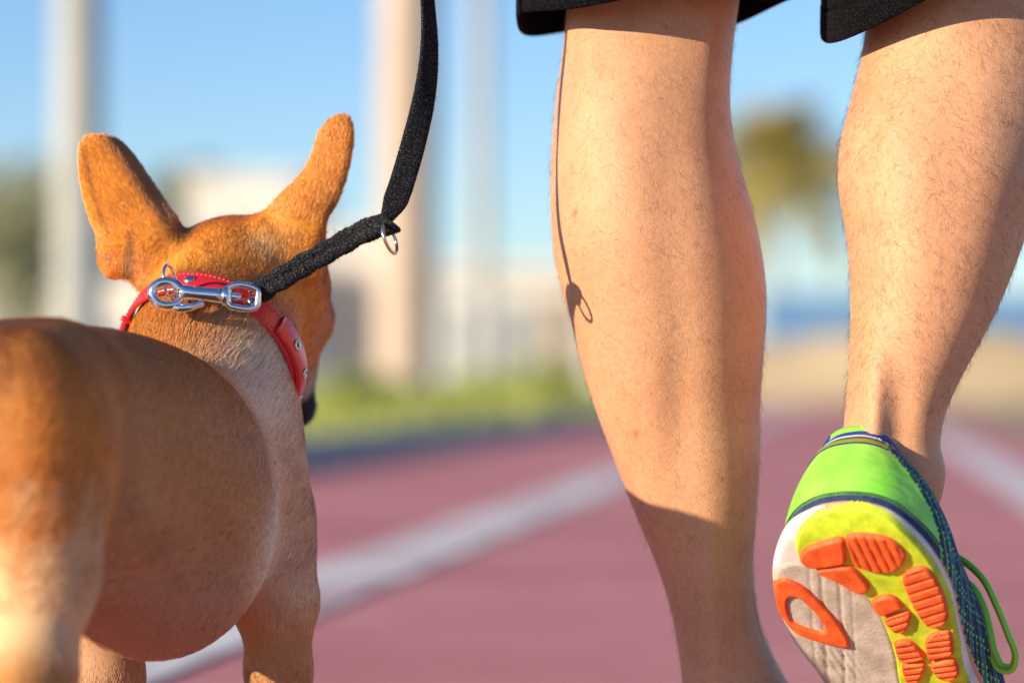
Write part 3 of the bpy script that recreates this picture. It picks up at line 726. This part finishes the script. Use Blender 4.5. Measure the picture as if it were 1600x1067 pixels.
_at = _t.nodes.new('ShaderNodeAttribute'); _at.attribute_name = 'mark'
_m2 = _t.nodes.new('ShaderNodeMix'); _m2.data_type = 'RGBA'; _m2.inputs[7].default_value = (.16, .06, .035, 1); _t.links.new(_at.outputs['Fac'], _m2.inputs[0]); _t.links.new(_m.outputs[2], _m2.inputs[6])
_t.links.new(_m2.outputs[2], _b.inputs['Base Color'])
bump(m_skin, 1100, .0006, .32, 'voronoi'); bump(m_skin, 180, .0012, .28)

def leg_loft(edges, Yc, upper, nseg=230, na=96, medial=1):
    """edges: photo row -> left, right outline; Yc: z -> (centre depth, back radius, front radius); upper: further rings (z, cx, half width, Yc, rb, rf)"""
    rows = []
    for y, l, r in edges:
        Y0 = Yc(y)[0]; a = P(l, y, Y0); b = P(r, y, Y0); rows.append((a[2], (a[0] + b[0]) / 2, (b[0] - a[0]) / 2, *Yc(y)))
    rows += upper; rows.sort(key=lambda q: q[0]); K = np.array(rows)
    z = np.linspace(K[0, 0], K[-1, 0], nseg); q = catmull(K, z); a = np.linspace(0, 2 * np.pi, na, endpoint=False)
    V = np.zeros((nseg, na, 3))
    for i in range(nseg):
        cx, hw, yc, rb, rf = q[i]; ca_, sa_ = np.cos(a), np.sin(a)       # sa < 0 is the back of the leg
        e = 2.25; rr_ = (np.abs(ca_)**e + np.abs(sa_)**e)**(-1 / e)
        V[i, :, 0] = cx + hw * rr_ * ca_; V[i, :, 1] = yc + np.where(sa_ < 0, rb, rf) * rr_ * sa_; V[i, :, 2] = z[i]
    V = V.reshape(-1, 3)
    F = [(i * na + j, i * na + (j + 1) % na, (i + 1) * na + (j + 1) % na, (i + 1) * na + j) for i in range(nseg - 1) for j in range(na)]
    F += [tuple(range(na))[::-1]]
    return V, F
def interp(keys): k = np.array(keys, float); return lambda y: tuple(catmull(k, y)[0])
# standing (left) leg
L_edges = [(-60, 884, 1166), (30, 884, 1151), (100, 876, 1143), (150, 869, 1140), (200, 864, 1143), (250, 861, 1152), (300, 860, 1167), (350, 861, 1180), (400, 866, 1190), (450, 877, 1196), (500, 892, 1196), (560, 906, 1192), (640, 931, 1187), (700, 953, 1187), (760, 976, 1184), (820, 1000, 1180), (880, 1025, 1176), (930, 1042, 1180), (980, 1054, 1190), (1030, 1062, 1211), (1070, 1066, 1232), (1130, 1062, 1240), (1200, 1056, 1232)]
L_dep = interp([(-60, 1.785, .058, .062), (60, 1.783, .058, .064), (160, 1.780, .064, .060), (320, 1.776, .076, .052), (460, 1.776, .072, .050), (640, 1.782, .056, .048), (800, 1.786, .044, .044), (930, 1.787, .036, .040), (1050, 1.788, .038, .050), (1200, 1.79, .042, .07)])
L_up = [(.62, .098, .066, 1.80, .072, .078), (.72, .085, .076, 1.825, .082, .085), (.84, .062, .085, 1.85, .09, .09), (.92, .05, .085, 1.86, .09, .09)]
# trailing (right) leg
R_edges = [(-60, 1372, 1655), (40, 1356, 1660), (100, 1345, 1662), (166, 1328, 1656), (231, 1313, 1646), (284, 1311, 1632), (330, 1317, 1614), (363, 1323, 1601), (415, 1328, 1583), (481, 1330, 1556), (546, 1328, 1523), (605, 1325, 1492), (658, 1320, 1472), (695, 1316, 1468), (735, 1312, 1476), (765, 1312, 1472), (800, 1316, 1462), (850, 1335, 1450)]
R_dep = interp([(-60, 1.762, .060, .064), (60, 1.755, .062, .062), (160, 1.748, .068, .056), (280, 1.739, .073, .050), (400, 1.729, .064, .046), (520, 1.719, .050, .042), (620, 1.710, .038, .038), (690, 1.706, .031, .038), (740, 1.706, .030, .045), (850, 1.712, .026, .05)])
R_up = [(.62, .266, .068, 1.785, .074, .078), (.72, .245, .078, 1.80, .084, .085), (.84, .225, .086, 1.84, .09, .09), (.92, .215, .086, 1.86, .09, .09)]
VL, FL = leg_loft(L_edges, L_dep, L_up); VR, FR = leg_loft(R_edges, R_dep, R_up)
def sculpt(V, row, cx, ax_, amp, sx, sz, Y0):
    c = P(cx, row, Y0); n = np.where(V[:, 1] < c[1] + .03, 1, 0)
    g = amp * np.exp(-((V[:, 0] - c[0]) / sx)**2 - ((V[:, 2] - c[2]) / sz)**2) * n
    V[:, 1] -= g; return V
# calf heads, hollow of the knee, tendons, heel cord
sculpt(VL, 330, 960, 0, .004, .030, .07, 1.74); sculpt(VL, 300, 1100, 0, .003, .026, .07, 1.74); sculpt(VL, 280, 1045, 0, -.0012, .012, .09, 1.74)
sculpt(VL, 60, 910, 0, .004, .010, .05, 1.74); sculpt(VL, 60, 1120, 0, .005, .012, .06, 1.74); sculpt(VL, 980, 1110, 0, .005, .010, .06, 1.74)
sculpt(VL, 620, 1060, 0, -.003, .012, .06, 1.74); sculpt(VL, 1000, 1170, 0, -.003, .012, .03, 1.74)
sculpt(VR, 200, 1400, 0, .004, .03, .06, 1.66); sculpt(VR, 655, 1360, 0, .0075, .0080, .045, 1.68); sculpt(VR, 655, 1404, 0, -.0032, .0085, .035, 1.68); sculpt(VR, 200, 1530, 0, .003, .02, .06, 1.68)
# upper body, wholly above the picture, so that the shadows and the hand on the leash are there
fb = Field((-.30, 1.60, .78), (.52, 2.12, 1.80), .009)
fb.ell((.132, 1.865, .93), (.165, .115, .12), None, .05); fb.ell((.132, 1.87, 1.12), (.145, .10, .16), None, .06); fb.ell((.132, 1.88, 1.32), (.175, .105, .16), None, .06)
fb.chain([(-.05, 1.885, 1.41, .058), (.31, 1.885, 1.41, .058)], .05)
fb.chain([(.132, 1.885, 1.42, .055), (.132, 1.90, 1.53, .052)], .04); fb.ell((.132, 1.915, 1.63), (.075, .095, .115), None, .03); fb.ell((.132, 2.01, 1.605), (.012, .016, .022), None, .015)
for sg in (-1, 1): fb.ell((.132 + sg * .077, 1.905, 1.62), (.010, .020, .030), None, .008)
fb.chain([(-.06, 1.885, 1.40, .052), (-.125, 1.86, 1.15, .042), (-.125, 1.84, 1.10, .040), (-.090, 1.76, .87, .027)], .03)
fb.chain([(.325, 1.885, 1.40, .052), (.39, 1.85, 1.15, .042), (.385, 1.90, 1.09, .040), (.36, 2.04, .93, .026)], .03)
fb.ell((-.078, 1.742, .825), (.020, .030, .045), None, .02)
for k in range(4): fb.chain([(-.088, 1.722 + .014 * k, .795, .009), (-.066, 1.716 + .014 * k, .772, .0085), (-.048, 1.724 + .013 * k, .788, .008)], .006)
fb.chain([(-.062, 1.722, .835, .011), (-.046, 1.705, .81, .010), (-.05, 1.715, .785, .009)], .008)
fb.ell((.355, 2.055, .885), (.018, .03, .045), None, .02)
for k in range(4): fb.chain([(.352, 2.03 + .017 * k, .85, .009), (.345, 2.035 + .017 * k, .815, .0085), (.335, 2.03 + .016 * k, .79, .008)], .006)
fb.chain([(.345, 2.03, .89, .011), (.33, 2.015, .86, .010), (.328, 2.015, .835, .009)], .008)
VU, QU = fb.surface(); VU = relax(VU, QU, 3)
Vb = np.concatenate([VL, VR, VU]); o1 = len(VL); o2 = o1 + len(VR)
Fb = FL + [tuple(i + o1 for i in f) for f in FR] + (QU + o2).tolist()
pb = um(mesh('body', Vb, Fb, m_skin))
mk = np.zeros(len(Vb))
mo = pb.data.attributes.new('mark', 'FLOAT', 'POINT')
for px, py, Y0, rad in ((948, 323, 1.70, .0016), (900, 330, 1.71, .001), (993, 678, 1.73, .0016), (1058, 508, 1.71, .0014), (1498, 130, 1.68, .0016), (1390, 378, 1.67, .0014), (1445, 398, 1.67, .0012), (1450, 640, 1.69, .0018), (1012, 316, 1.70, .0012)):
    c = P(px, py, Y0); mk = np.maximum(mk, np.exp(-(((Vb[:, 0] - c[0])**2 + (Vb[:, 2] - c[2])**2) / (rad * 1.2)**2)) * (Vb[:, 1] < Y0 + .07) * .55)
mo.data.foreach_set('value', mk.astype(np.float32))
# leg hair
def leg_hair(V, F, n, dens):
    Q = np.array([f for f in F if len(f) == 4]); p, nn = scatter(V, Q, n, dens); nn = -nn if (nn[:, 1] * (p[:, 1] - p[:, 1].mean())).mean() < 0 else nn
    d = np.array([.25, 0, -.8]) + rng.normal(0, .55, (n, 3)); d -= nn * (d * nn).sum(1)[:, None]; d /= np.linalg.norm(d, axis=1)[:, None]
    L = .003 + .0075 * rng.random(n)**1.8; s = np.linspace(0, 1, 5); side = np.cross(nn, d); cv = rng.normal(0, .30, n); lf = rng.uniform(.25, .75, n)
    return p[:, None] + d[:, None] * (L[:, None] * s)[..., None] + nn[:, None] * (L[:, None] * lf[:, None] * (s - .45 * s**2))[..., None] + side[:, None] * (L[:, None] * cv[:, None] * s**2)[..., None]
m_lhair = mat('leg_hair', (.10, .048, .022), .4)
hl_ = leg_hair(VL, FL, 3000, lambda c, n: (c[:, 2] < .56) * 1. * (c[:, 2] > .08))
hr_ = leg_hair(VR, FR, 6500, lambda c, n: (c[:, 2] < .56) * np.where(c[:, 2] < .27, .35, 1) * (c[:, 2] > .25))
um(hairs('leg_hair', np.concatenate([hl_, hr_]), np.array([.000042, .000042, .00004, .000035, .00001]), m_lhair))

# ---- shorts
m_short = mat('black_cloth', rough=.95, spec=.06); vary(m_short, 900, (.004, .004, .005), (.032, .030, .036), detail=5, lo=.45, hi=.75)
bump(m_short, 900, .0008, .8, 'wave', stretch=(1, 1, 1)); bump(m_short, 500, .0006, .6, 'voronoi')
def shorts_leg(rings, na=110):
    """rings: centre, half width, half depth, tilt vectors; outer wall then folded hem and inner wall"""
    V = []; a = np.linspace(0, 2 * np.pi, na, endpoint=False)
    for c, hw, hd_, dz, wav in rings:
        for t in a:
            k = 1 + wav * (math.sin(3 * t + 1) * .5 + math.sin(5 * t + 2.2) * .35)
            V.append((c[0] + hw * k * math.cos(t), c[1] + hd_ * k * math.sin(t), c[2] + dz(t)))
    n = len(rings); F = [(i * na + j, i * na + (j + 1) % na, (i + 1) * na + (j + 1) % na, (i + 1) * na + j) for i in range(n - 1) for j in range(na)]
    return V, F
def tube_rings(hem, top, hem_tilt, wav):
    c0, w0, d0 = hem; c1, w1, d1 = top; c0 = np.array(c0); c1 = np.array(c1); R_ = []
    for f in (1, .8, .6, .4, .2): c = c0 + (c1 - c0) * f; R_.append((c, w0 + (w1 - w0) * f, d0 + (d1 - d0) * f, (lambda t, g=1 - f: hem_tilt(t) * g), wav * (1.2 - f)))
    for dz, off in ((.030, .0010), (.022, .0004), (.0205, -.0006), (.019, .0008), (.010, .0010), (.003, .0010), (.0006, .0006), (0, -.0002), (.0006, -.001), (.006, -.0015), (.021, -.0018), (.06, -.003), (.15, -.005)):
        R_.append((c0 + [0, 0, dz], w0 + off, d0 + off, hem_tilt, wav * 1.2))
    return R_
cL = P(1017, 10, 1.785); cR = P(1492, -20, 1.76)
tL = lambda t: .0060 * -math.sin(t) * 0 - .0075 * math.sin(t) * .4 - .0045 * math.cos(t) * -1 * (1 if math.cos(t) > 0 else 2.2) * abs(math.cos(t)) + .003 * math.sin(4 * t + .6) + .010 * min(0, math.sin(t))
tR = lambda t: .030 * math.cos(t) * (1 if math.cos(t) > 0 else 1.1) + .010 * math.sin(t) + .004 * math.sin(3 * t)
V1, F1 = shorts_leg(tube_rings((cL, .0875, .098), ((.07, 1.86, 1.0), .118, .12), tL, .05))
V2, F2 = shorts_leg(tube_rings((cR, .0835, .092), ((.205, 1.86, 1.0), .118, .12), tR, .03))
um(mesh('shorts', V1 + V2, F1 + [tuple(i + len(V1) for i in f) for f in F2], m_short))
# shirt
fs = Field((-.20, 1.68, .88), (.47, 2.08, 1.52), .010)
fs.ell((.132, 1.865, .96), (.178, .128, .12), None, .05); fs.ell((.132, 1.87, 1.12), (.158, .113, .16), None, .06); fs.ell((.132, 1.88, 1.32), (.188, .118, .16), None, .06); fs.chain([(-.05, 1.885, 1.41, .070), (.31, 1.885, 1.41, .070)], .05)
for a, b in (((-.06, 1.885, 1.40), (-.105, 1.868, 1.23)), ((.325, 1.885, 1.40), (.372, 1.862, 1.23))): fs.cone(a, b, .066, .062, .03)
VS, QS = fs.surface(); VS = relax(VS, QS, 2); m_shirt = mat('grey_jersey', (.20, .21, .23), .9); bump(m_shirt, 600, .0006, .5)
um(mesh('shirt', VS, QS, m_shirt))
# ---- running shoes, built in their own frame: u to the outside, v heel to toe, n up (millimetres)
m_mid = mat('midsole_foam', rough=.55); vary(m_mid, 0.06, (.62, .60, .57), (.80, .79, .76), detail=6)
m_plate = mat('sole_plate', rough=.7); vary(m_plate, 0.07, (.38, .34, .28), (.56, .51, .44), detail=8); bump(m_plate, 0.5, .0008, .4)
m_lime = mat('lime_rubber', rough=.6); vary(m_lime, 0.09, (.36, .50, .015), (.60, .76, .03), detail=6)
m_pod = mat('orange_rubber', rough=.62); vary(m_pod, 0.12, (.64, .08, .012), (.86, .14, .025), detail=7); bump(m_pod, 0.7, .0006, .4)
m_counter = mat('lime_heel_film', rough=.42, Coat_Weight=.2, Coat_Roughness=.3); vary(m_counter, 0.04, (.20, .68, .05), (.38, .84, .11), detail=5, lo=.3, hi=.7); bump(m_counter, 0.07, .0022, .35, stretch=(1, 1, 3)); bump(m_counter, 0.8, .0004, .4)
m_navy = mat('navy_mesh', rough=.7); vary(m_navy, 0.3, (.010, .025, .085), (.03, .06, .16)); bump(m_navy, 0.9, .0008, .7, 'voronoi')
m_blue_t = mat('blue_trim', (.015, .05, .30), .6); bump(m_blue_t, 0.9, .0006, .5, 'voronoi')
m_olive = mat('olive_trim', (.28, .30, .02), .45)
m_green = mat('green_trim', (.22, .72, .06), .5)
m_white = mat('white_mesh', (.62, .66, .72), .8)
m_teal = mat('teal_mesh', (.03, .16, .22), .7)
m_coral = mat('coral_trim', (.72, .30, .20), .6)
mm = .001
OUT = [(8, -3.4), (19, -2), (30, 1.6), (40, 9), (46.5, 21), (52.5, 38.6), (55.5, 60), (55, 81), (50.5, 110), (46, 146), (47, 185), (49, 220), (43, 260), (24, 290), (-4, 299), (-28, 288), (-43, 260), (-50, 225), (-47, 180), (-44.5, 150), (-45, 130), (-48.5, 115), (-51.5, 100), (-53, 84.6), (-52.4, 69), (-49, 53), (-43.5, 38), (-33, 20), (-20, 5), (-6, -2)]
OUTL = smooth_loop(OUT, 140)
LIME = smooth_loop([(-22, 21), (-15, 8.5), (-1.5, 1.2), (14.4, -.5), (31.5, 3.5), (43.5, 12.4), (47.5, 25), (52, 40), (54, 62), (53.3, 83), (49, 110), (45, 131), (44.5, 146), (45, 185), (43, 215), (25, 228), (6, 215), (0, 180), (3.4, 141), (8, 117), (9.3, 96), (8.8, 80), (6.3, 66), (2, 60), (-5.1, 51.7), (-15, 39.5), (-22.5, 32.2)], 150)
PLATE = smooth_loop([(-41, 40), (-30, 34), (-16, 39), (3, 62), (9, 80), (10, 96), (8, 117), (4, 141), (1, 180), (6, 215), (2, 270), (-20, 272), (-38, 250), (-45, 222), (-43, 180), (-41, 150), (-41, 132), (-44, 116), (-47.5, 100), (-49.5, 84), (-49, 66), (-46, 52)], 150)
PODS = [([(-21.4, 27), (-15.4, 20.7), (-3.4, 17.4), (7.6, 16.2), (7.5, 23.2), (4.9, 33.8), (1.2, 36.2), (-16, 36.8), (-21.4, 32)], None),
 ([(-15.2, 38.8), (1, 37.9), (7.7, 41.2), (11.7, 55.2), (8.6, 60.3), (3.1, 60), (-4.8, 50.6)], None),
 ([(10.6, 15.8), (23.4, 15.9), (35.4, 21.4), (40.4, 32.5), (35.9, 42.1), (26.1, 46.5), (14.8, 43.1), (8.4, 37.5), (8.6, 27.5)], (1, -.05, 5.2)),
 ([(32.2, 54.1), (38.3, 46.7), (46.4, 45.2), (50.9, 50.6), (52.6, 65.5), (51, 82.2), (47.2, 91.2), (39.5, 93.8), (34.6, 89.4), (31.8, 73)], (.25, 1, 6.6)),
 ([(9.1, 68.6), (17.4, 64.5), (23.7, 66.5), (26.6, 74), (24.6, 76.2), (13, 80), (9.9, 78)], None),
 ([(13, 82.8), (28, 79), (27.7, 85.2), (22.3, 94.1), (15.8, 94.7), (12.7, 89.5)], (.25, 1, 5)),
 ([(12.3, 103.6), (21.3, 102.6), (26, 112.1), (25.6, 118.4), (11.4, 118.6)], (.05, 1, 5)),
 ([(11.6, 122), (24.7, 122.2), (21.6, 130.1), (16.3, 137.2), (9.2, 136.9)], (.05, 1, 5)),
 ([(31, 104), (38.1, 98.5), (47.3, 98.8), (44.9, 113), (43, 117.7), (28.9, 119.5), (28.6, 113.5)], (.05, 1, 4.6)),
 ([(28.3, 123.1), (42.5, 121.2), (43.4, 130.8), (40, 137), (32.6, 138.2), (28.1, 132.1)], (.05, 1, 4.6)),
 ([(8, 145), (24, 143), (24, 160), (6, 162)], (0, 1, 5)), ([(28, 144), (43, 144), (43, 162), (28, 161)], (0, 1, 5)),
 ([(6, 168), (24, 166), (25, 190), (8, 194)], (0, 1, 5)), ([(29, 168), (44, 168), (44, 192), (29, 192)], (0, 1, 5)),
 ([(10, 200), (40, 199), (38, 220), (14, 222)], (0, 1, 5)), ([(-20, 240), (30, 240), (22, 275), (-10, 282)], (0, 1, 5)), ([(-42, 175), (-6, 172), (-4, 225), (-40, 225)], (.3, 1, 6))]
RING = smooth_loop([(-47.7, 53), (-41, 45.3), (-34.6, 45), (-26.3, 53.8), (-17.9, 76.5), (-15, 92), (-15, 101.5), (-18.4, 104.7), (-32.9, 97.9), (-45.6, 88.3), (-50.3, 74), (-49.9, 63)], 90)
RHOLE = smooth_loop([(-41.8, 64.4), (-37.6, 59.5), (-33.3, 61), (-28.7, 70.6), (-25.9, 84), (-26.5, 88.3), (-30.3, 89.3), (-42.6, 81.1), (-43.8, 74.8)], 70)

shoe_v = np.array([.370, .561, -.740]); shoe_v /= np.linalg.norm(shoe_v); shoe_n = np.array([.234, .715, .659]); shoe_n -= shoe_v * shoe_n.dot(shoe_v); shoe_n /= np.linalg.norm(shoe_n); shoe_u = np.cross(shoe_v, shoe_n)
shoe_o = P(1282, 805, 1.62)
shoe = empty('running_shoe'); shoe['label'] = 'lifted neon running shoe showing its orange and lime sole'
shoe.parent = man
shoe.matrix_parent_inverse = Matrix.Translation(-man.location)
Mx = np.eye(4); Mx[:3, 0] = shoe_u * mm; Mx[:3, 1] = shoe_v * mm; Mx[:3, 2] = shoe_n * mm; Mx[:3, 3] = shoe_o
shoe.matrix_basis = Matrix(Mx.tolist())
# midsole by distance field
fm_ = Field((-62, -12, -6), (64, 308, 40), 1.5)
sl, (X, Y, Z) = fm_.grid((-62, -12, -6), (64, 308, 40))
d2 = poly_sdf(OUTL, X[:, :, 0], Y[:, :, 0])[:, :, None]
def bevel(u, v): return 7 * np.clip((20 - v) / 24, 0, 1)**1.6 + 7 * np.clip((-30 - u) / 26, 0, 1)**2 * np.clip((110 - v) / 60, 0, 1)     # heel and inner-edge rocker
N_b = bevel(X, Y)
Zb = Z - N_b
top_h = 10 + 9 * sstep(90, 170, Y) + 6 * sstep(-10, -40, X)
a_ = d2 + 5.5 + .09 * np.abs(Zb - 9) + 0; b_ = np.maximum(-Zb + 5.5, Z - top_h + 5.5)
fm_.f = (np.minimum(np.maximum(a_, b_), 0) + np.sqrt(np.maximum(a_, 0)**2 + np.maximum(b_, 0)**2) - 5.5).astype(np.float32)
Vm, Qm = fm_.surface(); Vm = relax(Vm, Qm, 1)
def smat(m_):            # bump distances are in object units; fine as they are in mm space
    return m_
mesh('midsole', Vm, Qm, m_mid, shoe)
def base_n(u, v, e):     # underside of the midsole, e = distance inside the outline
    q = np.clip(5.5 - e, 0, 5.5); return bevel(u, v) + 5.5 - np.sqrt(np.maximum(5.5**2 - q**2, 0))
def hfield(name, poly, H, edge, m_, res=.8, groove=None, over=0., hole=None, ridges=None, parent=shoe):
    lo = poly.min(0) - 2; hi = poly.max(0) + 2; us = np.arange(lo[0], hi[0], res); vs_ = np.arange(lo[1], hi[1], res); U, Vv = np.meshgrid(us, vs_, indexing='ij')
    d = np.maximum(poly_sdf(poly, U, Vv), 1.7 + poly_sdf(OUTL, U, Vv))
    if hole is not None: d = np.maximum(d, -poly_sdf(hole, U, Vv))
    e = -poly_sdf(OUTL, U, Vv); h = np.clip(-d / edge, -1.2, 1); h = np.where(h > 0, np.sin(h * np.pi / 2), h) * H
    if groove:
        gx, gy, per = groove; L = math.hypot(gx, gy); ph = ((U - poly[:, 0].mean()) * gx + (Vv - poly[:, 1].mean()) * gy) / L / per
        h -= .42 * H * np.exp(-((np.abs(ph - np.round(ph)) * per) / .75)**2) * (d < -1.2)
    if ridges is not None: h += ridges(U, Vv)
    N_ = base_n(U, Vv, e) - over - h
    keep = d < res * 1.6; ok = keep[:-1, :-1] & keep[1:, :-1] & keep[1:, 1:] & keep[:-1, 1:]
    ids = np.arange(U.size).reshape(U.shape); q = np.stack([ids[:-1, :-1], ids[:-1, 1:], ids[1:, 1:], ids[1:, :-1]], -1)[ok]
    us_, inv = np.unique(q, return_inverse=True); P3 = np.c_[U.ravel(), Vv.ravel(), N_.ravel()][us_]
    return mesh(name, P3, inv.reshape(-1, 4), m_, parent)
def lines(U, Vv):
    w1 = (U + .28 * Vv) ; r = -.9 * np.exp(-(((w1 + 2) / 1.2)**2)) - .9 * np.exp(-(((w1 - 9) / 1.0)**2)) - .5 * np.exp(-(((w1 - 16) / .8)**2)) - .6 * np.exp(-(((w1 + 9) / .8)**2))
    fl = np.exp(-(((Vv - 122 - .25 * U) / 16)**4)) * np.exp(-(((U + 26) / 11)**4)); return r * (Vv > 35) - .8 * fl * (.5 + .5 * np.sin((U - .15 * Vv) * 6.283 / 4.5))
hfield('sole_plate', PLATE, 1.1, 1.5, m_plate, ridges=lines, res=1.0)
hfield('lime_tray', LIME, 2.6, 2.2, m_lime, res=.55)
hfield('outsole_ring', RING, 2.6, 1.6, m_pod, hole=RHOLE, over=.8)
for pl, gr in PODS: hfield('outsole_pod', smooth_loop(pl, 60) if len(pl) > 4 else smooth_loop(pl, 40), 3.4, 1.5, m_pod, groove=gr, over=2.2, res=.7)
# upper: ruled between the foam and the collar
def loop_from_heel(p, n, u_heel):
    p = np.array(p); i = np.argmin(np.abs(p[:, 0] - u_heel) + 3 * (p[:, 1] - p[:, 1].min())); p = np.roll(p, -i, 0); p = np.r_[p, p[:1]]
    d = np.r_[0, np.cumsum(np.linalg.norm(np.diff(p, axis=0), axis=1))]; t = np.linspace(0, d[-1], n, endpoint=False)
    return np.c_[np.interp(t, d, p[:, 0]), np.interp(t, d, p[:, 1])]
NT, NS = 420, 64
Lp = loop_from_heel(smooth_loop([((a - 2) * .93 + 3, (b - 148) * .975 + 147.5) for a, b in OUT], 300), NT, 8)
th = np.linspace(0, 2 * np.pi, NT, endpoint=False)
cu = 4 + 33 * np.sign(np.sin(th)) * np.abs(np.sin(th))**.72; cv_ = 58 - 52 * np.sign(np.cos(th)) * np.abs(np.cos(th))**.9
cn = 64 + 17 * np.exp(-((np.minimum(th, 2 * np.pi - th)) / .85)**2) + 12 * np.exp(-((th - np.pi) / .8)**2)
Cp = np.c_[cu, cv_, cn]
f_ = np.where(th > np.pi, th - 2 * np.pi, th) / (2 * np.pi)              # signed: + on the outside of the foot
V = np.zeros((NS, NT, 3)); sgrid = np.linspace(0, 1, NS)
nrm2 = np.c_[np.gradient(Lp[:, 1]), -np.gradient(Lp[:, 0])]; nrm2 /= np.linalg.norm(nrm2, axis=1)[:, None]
if (nrm2 * (Lp - Lp.mean(0))).sum() < 0: nrm2 = -nrm2
kind = np.zeros((NS, NT), int)
for i, s in enumerate(sgrid):
    q = np.c_[Lp, 5.5 + 9 * sstep(90, 170, Lp[:, 1]) + 6 * sstep(-10, -40, Lp[:, 0])] * (1 - s) + Cp * s
    bl = (6.0 + 7 * sstep(.03, .12, f_)) * math.sin(math.pi * min(1, s * 1.05))**.8 - 1.5 * s
    g = f_ - (.118 - .085 * s); ed = np.zeros(NT)
    k = np.where((f_ > -.17) & (g < 0) & (s > .10) & (s < .72), 0, 1)                     # 0 lime counter, 1 navy
    lat = (g >= 0) & (f_ < .42); ph = (g / .0145) % 1
    k = np.where(lat & (ph < .24), 2, k); ed += np.where(lat, 1.1 * (ph > .45) + .5 * (ph < .22), 0)
    k = np.where(lat & (((g / .0435) % 1) > .70) & (ph >= .24), 7, k)
    bandlo = .735 + .10 * np.clip(np.abs(f_) - .02, 0, 1)
    ol = (s > bandlo) & (s < bandlo + .085) & (f_ < .06); k = np.where(ol, 3, k); ed += ol * 1.0
    k = np.where((s > .845) & (s < .895) & (np.abs(f_) < .2), 5, k); k = np.where((s >= .885) & (np.abs(f_) < .3), 4, k); k = np.where((s > .955) & (np.abs(f_) < .055), 0, k)
    k = np.where((s < .035), 6, k)
    k = np.where((f_ <= -.17) & (s > .035) & (s < .7) & (((s * 9 + f_ * 12) % 1) < .3), 2, k)
    kind[i] = k; q[:, :2] += nrm2 * (bl + ed * .7)[:, None]; V[i] = q
# padded rim and lining
rim = []
for dn, ins in ((3, 1.5), (4.2, 4.5), (3, 8), (-6, 9.5), (-26, 7)):
    q = Cp.copy(); c2 = np.array([7, 58.]); dirv = (q[:, :2] - c2); dirv /= np.linalg.norm(dirv, axis=1)[:, None]; q[:, :2] += nrm2 * 0 - dirv * ins; q[:, 2] += dn; rim.append(q)
V = np.concatenate([V, np.array(rim)]); NR = len(V); kind = np.r_[kind, np.where(np.abs(f_) < .07, 0, 4)[None].repeat(len(rim), 0)]
F = [(i * NT + j, i * NT + (j + 1) % NT, (i + 1) * NT + (j + 1) % NT, (i + 1) * NT + j) for i in range(NR - 1) for j in range(NT)]
fmt = [kind[i, j] for i in range(NR - 1) for j in range(NT)]
up = mesh('upper', V.reshape(-1, 3), F, [m_counter, m_navy, m_green, m_olive, m_blue_t, m_white, m_coral, m_teal], shoe, True, fmt)
# stitched seam at the foot of the counter
mb = MB(); i = 7
for j in list(range(0, 46)) + list(range(NT - 46, NT)):
    p = V[i, j]; q = V[i + 1, j]; d = nrm2[j]; o = np.array([d[0], d[1], 0]) * .7
    mb.tube([p + o * .2, (p + q) / 2 + o * 1.6, q + o * .2 + np.array([0, 0, 1.2])], .34, 5)
mb.build('seam_stitching', m_navy, shoe)
# laces across the front
mb = MB()
for k in range(6):
    v0 = 118 + k * 14; hgt = 73 - k * 4.5
    mb.tube(spline([(-20, v0 + 6, hgt - 14), (-8, v0 + 2, hgt), (8, v0 - 2, hgt + 2), (24, v0 + 4, hgt - 14)], 14), 2.6, 8, flat=(.5, 1.2))
mb.build('lace', m_green, shoe)
inv = np.linalg.inv(Mx)
lw = [P(a, b, 1.70 + c) for a, b, c in ((1480, 862, .03), (1516, 884, .010), (1538, 908, -.002), (1556, 945, -.006), (1574, 990, -.006), (1585, 1025, -.004), (1578, 1043, 0), (1564, 1042, .003), (1551, 1020, .004), (1543, 985, .004), (1534, 950, .006), (1520, 922, .012), (1490, 900, .03))]
lp_ = (np.c_[np.array(lw), np.ones(len(lw))] @ inv.T)[:, :3]
lo_ = MB().tube(spline(lp_, 70), 3.0, 10, flat=(.7, 1.15)).build('lace_loop', m_green, shoe)
MB().tube(spline(lp_, 70) + (np.linalg.inv(Mx[:3, :3]) @ np.array([-.001, -.0022, 0])), 1.0, 6).build('lace_stripe', m_olive, lo_)
# the other shoe, flat on the track under the standing leg, mirrored
shoe2 = empty('running_shoe'); shoe2['label'] = 'neon running shoe planted flat on the track'; shoe2.parent = man; shoe2.matrix_parent_inverse = Matrix.Translation(-man.location)
v2 = np.array([-.10, .995, 0]); v2 /= np.linalg.norm(v2); u2 = np.array([-v2[1], v2[0], 0]); n2_ = np.array([0, 0, 1.])
M2 = np.eye(4); M2[:3, 0] = u2 * mm; M2[:3, 1] = v2 * mm; M2[:3, 2] = n2_ * mm; M2[:3, 3] = np.array([.141, 1.79, .0098]) - (u2 * 7 + v2 * 55) * mm
shoe2.matrix_basis = Matrix(M2.tolist())
for ch in list(shoe.children):
    if ch.name.startswith('lace_loop'): continue
    c = ch.copy(); col.objects.link(c); c.parent = shoe2
    for g in ch.children: g2 = g.copy(); col.objects.link(g2); g2.parent = c
